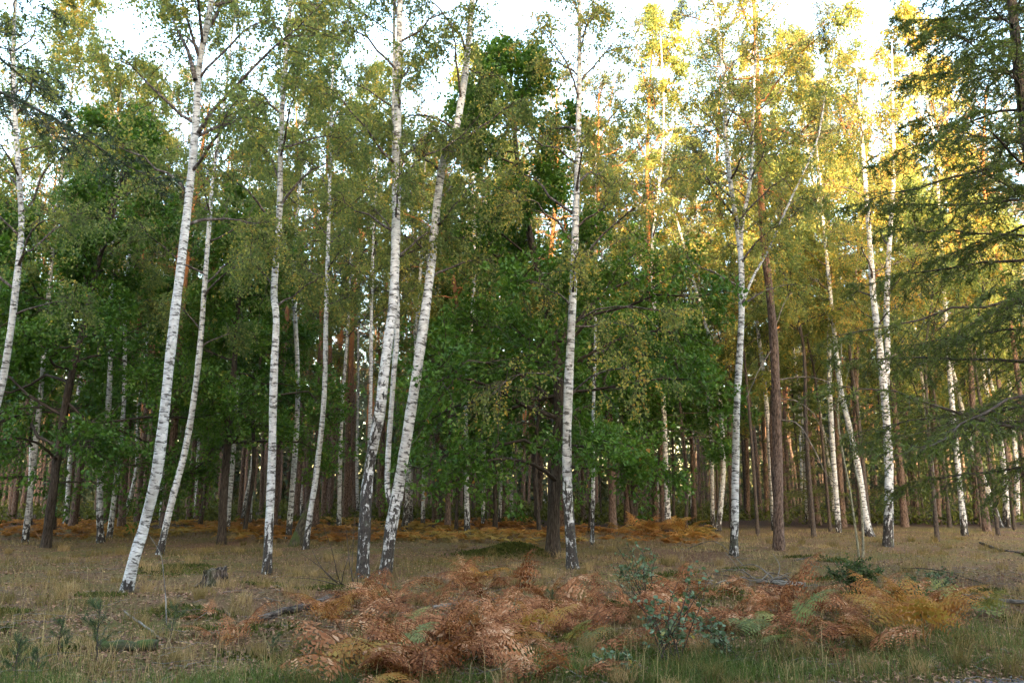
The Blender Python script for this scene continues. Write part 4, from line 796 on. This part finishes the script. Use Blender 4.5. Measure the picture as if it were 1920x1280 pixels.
# pine seedlings
def seedling_mesh(seed, h=.55):
    rng = RNG(seed); s = Geo(); P = catmull([np.array([0, 0, -.03]), np.array([rng.normal()*.02, rng.normal()*.02, h*.5]), np.array([rng.normal()*.03, rng.normal()*.03, h])], 10)
    V, Q, bk = tubes(P[None], np.linspace(.009, .004, 10)[None], 5); s.add(V, Q, 0, 0, bk)
    nb = 11; t = np.repeat(np.array([.3, .55, .8, 1.0]), [4, 4, 3, 0])[:nb]; B0, _ = sample(P[None], t[None]); B0 = B0[0]; a = rng.random(nb)*6.283
    d = norm(np.stack([np.cos(a), np.sin(a), .75+.4*rng.random(nb)], 1)); B = grow(rng, B0, d, h*(.42-.2*t)*(.7+.6*rng.random(nb)), 5, -.1, .02)
    c = Geo(); V, Q, bk = tubes(B, np.broadcast_to(np.linspace(.004, .0025, 5), B.shape[:2]), 3); c.add(V, Q, 1, 0, bk)
    top = P[None, -5:]
    for X, cnt, lo in ((B, 110, .3), (top, 200, .1)):
        lt = lo+(1-lo)*rng.random((len(X), cnt)); C, D = sample(X, lt); C = C.reshape(-1, 3); D = D.reshape(-1, 3); N = len(C)
        V, F = leaf_quads(C, norm(D*.75+norm(rng.normal(size=(N, 3)))*.75), .055*(.7+.6*rng.random(N)), .055, rng, 0); c.add(V, F, 0, np.repeat(rng.random(N), 4))
    return s.mesh("seedling_stem", [M['twig']]), c.mesh("seedling_needles", [M['seedling'], M['twig']], False)
SM = [seedling_mesh(500+k, .5+.08*k) for k in range(4)]
sd_list = [(30, 1274, 1.0, "bushy pine seedling at the end of the seedling row, farthest from the log"), (108, 1240, .95, "pine seedling with bent base beside the mossy rotten log"), (182, 1246, 1.25, "tallest thin pine seedling in front of the tall leaning birch"), (318, 1206, .8, "pine seedling with tufted top beside the slanting stick"), (512, 1240, .72, "bushy low pine seedling in moss left of the russet thicket"),
           (582, 1248, .55, "small pine seedling right beside the bushy one in moss"), (1034, 1152, .72, "taller of two grey-green seedlings behind the pink fern"), (1062, 1150, .6, "shorter of two grey-green seedlings behind the pink fern"), (65, 1270, .7, "small pine seedling between the bushy one and the bent one"), (1820, 1060, .35, "")]
rng = RNG(57)
for k, (px, py, s, lb) in enumerate(sd_list[:-1]):
    b = ground_at(px, py); root = link("pine_seedling", None, loc=tuple(b), label=lb, category="seedling", group="young pine seedlings in the foreground"); s *= .68; root.scale = (s,)*3; root.rotation_euler = (rng.normal()*.06, rng.normal()*.06, rng.random()*6.28)
    st, nd = SM[k % 4]; link("stem", st, root); link("needles", nd, root)

# ------------------------------------------------------------------ grass, litter, moss
def scatter(rng, n, y0, y1, p, half=.70, pad=1.5):
    u = rng.random(n); q = 1-p; y = (y0**q+(y1**q-y0**q)*u)**(1/q); x = (rng.random(n)*2-1)*(half*y+pad); return x, y
def patch(x, y, s=1.0, ph=0.0):
    return np.sin(x*.7*s+1.3+ph)*np.sin(y*.6*s+.5-ph)+.6*np.sin(x*1.7*s-y*1.1*s+ph)+.4*np.sin(x*3.1*s+y*2.7*s+2*ph)+.3*np.sin(x*6.7*s-y*7.9*s)
def blades(name, mat, label, seed, x, y, h, w, lean, tone):
    rng = RNG(seed); n = len(x); z = height(x, y)-.01; a = rng.random(n)*6.283; b = rng.random(n)*6.283
    d = np.stack([np.cos(a), np.sin(a)], 1)*(lean*(.2+rng.random(n)))[:, None]*h[:, None]; sx, sy = np.cos(b)*w*.5, np.sin(b)*w*.5
    V = np.empty((n, 5, 3)); V[:, 0] = np.stack([x-sx, y-sy, z], 1); V[:, 1] = np.stack([x+sx, y+sy, z], 1)
    mx, my, mz = x+d[:, 0]*.35, y+d[:, 1]*.35, z+h*.6; V[:, 2] = np.stack([mx+sx*.75, my+sy*.75, mz], 1); V[:, 3] = np.stack([mx-sx*.75, my-sy*.75, mz], 1)
    V[:, 4] = np.stack([x+d[:, 0], y+d[:, 1], z+h*(1-.35*np.minimum(1, lean*.6))], 1)
    i = np.arange(n)[:, None]*5; g = Geo(); g.add(V.reshape(-1, 3), i+np.array([[0, 1, 2, 3]]), 0, np.repeat(tone, 5)); g.L.append((i+np.array([[3, 2, 4]])).ravel()); g.N.append(np.full(n, 3)); g.M.append(np.zeros(n, int))
    link(name, g.mesh(name, [M[mat]], False), kind="stuff", label=label)
def build_grass():
    rng = RNG(91)
    x, y = scatter(rng, 260000, 6.6, 36, 1.35); q = 960+F_PX*x/y
    dens = np.clip(.5+.42*patch(x, y), .06, 1)*np.where((y > 13.5), .72, np.where(x < 0, .26, .45))
    bare = 1.1*np.exp(-(((x+3.0)/3.0)**2+((y-10.9)/1.5)**2))+.8*np.exp(-(((x-2.2)/3.2)**2+((y-16.0)/1.8)**2))+.7*np.exp(-(((x+2.5)/2.2)**2+((y-14.2)/1.2)**2))
    keep = (rng.random(len(x)) < dens*(1-.85*np.clip(bare, 0, 1))) & (y > path_far(x)+.08)
    x, y = x[keep], y[keep]; n = len(x)
    h = (.06+.12*rng.random(n)**1.5)*(1+.4*np.clip(patch(x, y, .8, 1), -.6, 1)); w = .003+.00022*y
    blades("dry_grass", 'dry_grass', "short dry straw-coloured grass over the clearing floor", 92, x, y, h, w, .7, np.clip(.42+.22*patch(x, y, .45, 2)+.12*np.clip((x-1)/6, -1, 1)*(y > 11)+rng.normal(size=n)*.17, 0, 1))
    x, y = scatter(rng, 230000, 6.4, 13.5, 1.2); d = path_far(x)
    gd = np.clip(1.25-(y-d)/np.where(x > 0, 2.4, 1.5), 0, 1)*np.clip(.65+.35*patch(x, y, 1.3, 3), .12, 1)+.25*np.clip(patch(x, y, .9, 4)-.5, 0, 1)
    keep = (rng.random(len(x)) < gd*.75) & (y > d+.03); x, y = x[keep], y[keep]; n = len(x)
    h = (.10+.20*rng.random(n)**1.6)*(.75+.25*np.clip(patch(x, y, 2.1), -1, 1)+.1); edge = np.clip((y-path_far(x))/.5, .25, 1); h = h*edge
    blades("green_grass", 'green_grass', "green tufted grass along the edge of the path", 93, x, y, h, np.full(n, .0042), .8, np.clip(.45+.2*patch(x, y, 1.5, 1)+rng.normal(size=n)*.22, 0, 1))
    # tussocks
    m = 330; tx, ty = scatter(rng, m, 7.0, 30, 1.3); cnt = 90; rr = rng.random((m, cnt))**.6*(.08+.14*rng.random((m, 1))); aa = rng.random((m, cnt))*6.283
    x = (tx[:, None]+rr*np.cos(aa)).ravel(); y = (ty[:, None]+rr*np.sin(aa)).ravel(); k = y > path_far(x)+.06; hh = np.repeat(.14+.16*rng.random(m), cnt)*(.5+.7*rng.random(m*cnt)); tn = np.repeat(rng.random(m), cnt)*.6+rng.random(m*cnt)*.35
    blades("grass_tussocks", 'dry_grass', "tussocks of longer dry grass scattered over the clearing", 95, x[k], y[k], hh[k], .0035+.00018*y[k], .9, tn[k])
    # moss patches
    m = 46; tx, ty = scatter(rng, m, 7.2, 24, 1.2); cnt = 420; rr = np.sqrt(rng.random((m, cnt)))*(.18+.5*rng.random((m, 1))); aa = rng.random((m, cnt))*6.283
    x = (tx[:, None]+1.5*rr*np.cos(aa)).ravel(); y = (ty[:, None]+rr*np.sin(aa)*.8).ravel(); k = y > path_far(x)+.05; x, y = x[k], y[k]; n = len(x)
    C = np.stack([x, y, height(x, y)+.035*rng.random(n)], 1); V, F = leaf_quads(C, norm(rng.normal(size=(n, 3))+np.array([0, 0, .8])), .035+.03*rng.random(n), .7, rng, .1, 0, True); g = Geo(); g.add(V, F, 0, np.repeat(rng.random(n), 3))
    link("moss_patches", g.mesh("moss_patches", [M['moss']], False), kind="stuff", label="low green moss patches between the grass")
    # fine twigs
    n = 1500; x, y = scatter(rng, n, 7.0, 26, 1.35); k = y > path_far(x); x, y = x[k], y[k]; n = len(x); a = rng.random(n)*6.283
    P = grow(rng, np.stack([x, y, height(x, y)+.02], 1), np.stack([np.cos(a), np.sin(a), .12*rng.random(n)], 1), .12+.45*rng.random(n)**2, 4, .05, .05); V, Q, bk = tubes(P, np.broadcast_to(np.linspace(.006, .0025, 4), P.shape[:2]), 3); g = Geo(); g.add(V, Q, 0, 0, bk)
    link("fallen_twigs", g.mesh("fallen_twigs", [M['dead']]), kind="stuff", label="fine dead twigs strewn over the forest floor")
    # tall dry culms
    x, y = scatter(rng, 1500, 6.9, 20, 1.3); n = len(x); keep = (y > path_far(x)+.2); x, y = x[keep], y[keep]; n = len(x)
    blades("dry_grass_stalks", 'dry_grass', "scattered tall straw stalks rising above the grass", 94, x, y, .25+.3*rng.random(n), np.full(n, .004), .55, np.clip(.8+rng.normal(size=n)*.15, 0, 1))
    # leaf litter
    x, y = scatter(rng, 130000, 6.3, 34, 1.45); n = len(x); keep = (y > path_far(x)+.0) | (rng.random(n) < .06); x, y = x[keep], y[keep]; n = len(x)
    C = np.stack([x, y, height(x, y)+.006+.02*rng.random(n)], 1); a = rng.random(n)*6.283; D = np.stack([np.cos(a), np.sin(a), rng.normal(size=n)*.3], 1)
    V, F = leaf_quads(C, D, .022+.028*rng.random(n)+.0003*y, .75, rng, .15, 1.2, True); g = Geo()
    g.add(V, F, 0, np.repeat(np.clip(rng.random(n)**1.25, 0, 1), 3)); link("leaf_litter", g.mesh("leaf_litter", [M['litter']], False), kind="stuff", label="fallen brown and yellow leaves strewn on the ground")
    # undergrowth on the floor of the pine wood
    n = 60000; y = 41+62*rng.random(n); x = (rng.random(n)*2-1)*(.7*y+3); k = patch(x, y, .5, 5) > -.45; x, y = x[k], y[k]; n = len(x)
    C = np.stack([x, y, height(x, y)+.02+.55*rng.random(n)**1.6*(1+.5*patch(x, y, .9, 1))], 1); V, F = leaf_quads(C, norm(rng.normal(size=(n, 3))+np.array([0, 0, .5])), .16+.16*rng.random(n), .6, rng, .1, 0, True)
    g = Geo(); g.add(V, F, 0, np.repeat(rng.random(n), 3)); link("undergrowth", g.mesh("undergrowth", [M['moss']], False), kind="stuff", label="dark low undergrowth covering the floor of the pine wood")
    # moss and low plants on the hummock by the oak
    n = 9000; x = rng.normal(size=n)*.55-.15; y = 22+rng.normal(size=n)*.4; C = np.stack([x, y, height(x, y)+.05*rng.random(n)], 1)
    V, F = leaf_quads(C, norm(rng.normal(size=(n, 3))+np.array([0, 0, .6])), .05*(.5+rng.random(n)), .6, rng, .1); g = Geo(); g.add(V, F, 0, np.repeat(rng.random(n), 4))
    link("moss_cushion", g.mesh("moss_cushion", [M['moss']], False), kind="stuff", label="dark moss covering the low hummock beside the oak trunk")
    # gravel stones
    n = 5000; x = 2.5+rng.random(n)*7; y = path_far(x)-1.6*rng.random(n)**1.2+.1; s = .005+.012*rng.random(n)**3; g = Geo()
    oc = np.array([[1, 0, 0], [-1, 0, 0], [0, 1, 0], [0, -1, 0], [0, 0, 1], [0, 0, -1.]]); of = np.array([[0, 2, 4], [2, 1, 4], [1, 3, 4], [3, 0, 4], [2, 0, 5], [1, 2, 5], [3, 1, 5], [0, 3, 5]])
    V = np.stack([x, y, height(x, y)+.02], 1)[:, None]+oc[None]*s[:, None, None]*(.6+.8*rng.random((n, 6, 1))); g.add(V.reshape(-1, 3), (np.arange(n)[:, None, None]*6+of[None]).reshape(-1, 3)); link("gravel", g.mesh("gravel", [M['path']], False), kind="stuff", label="loose gravel on the path")
build_grass()
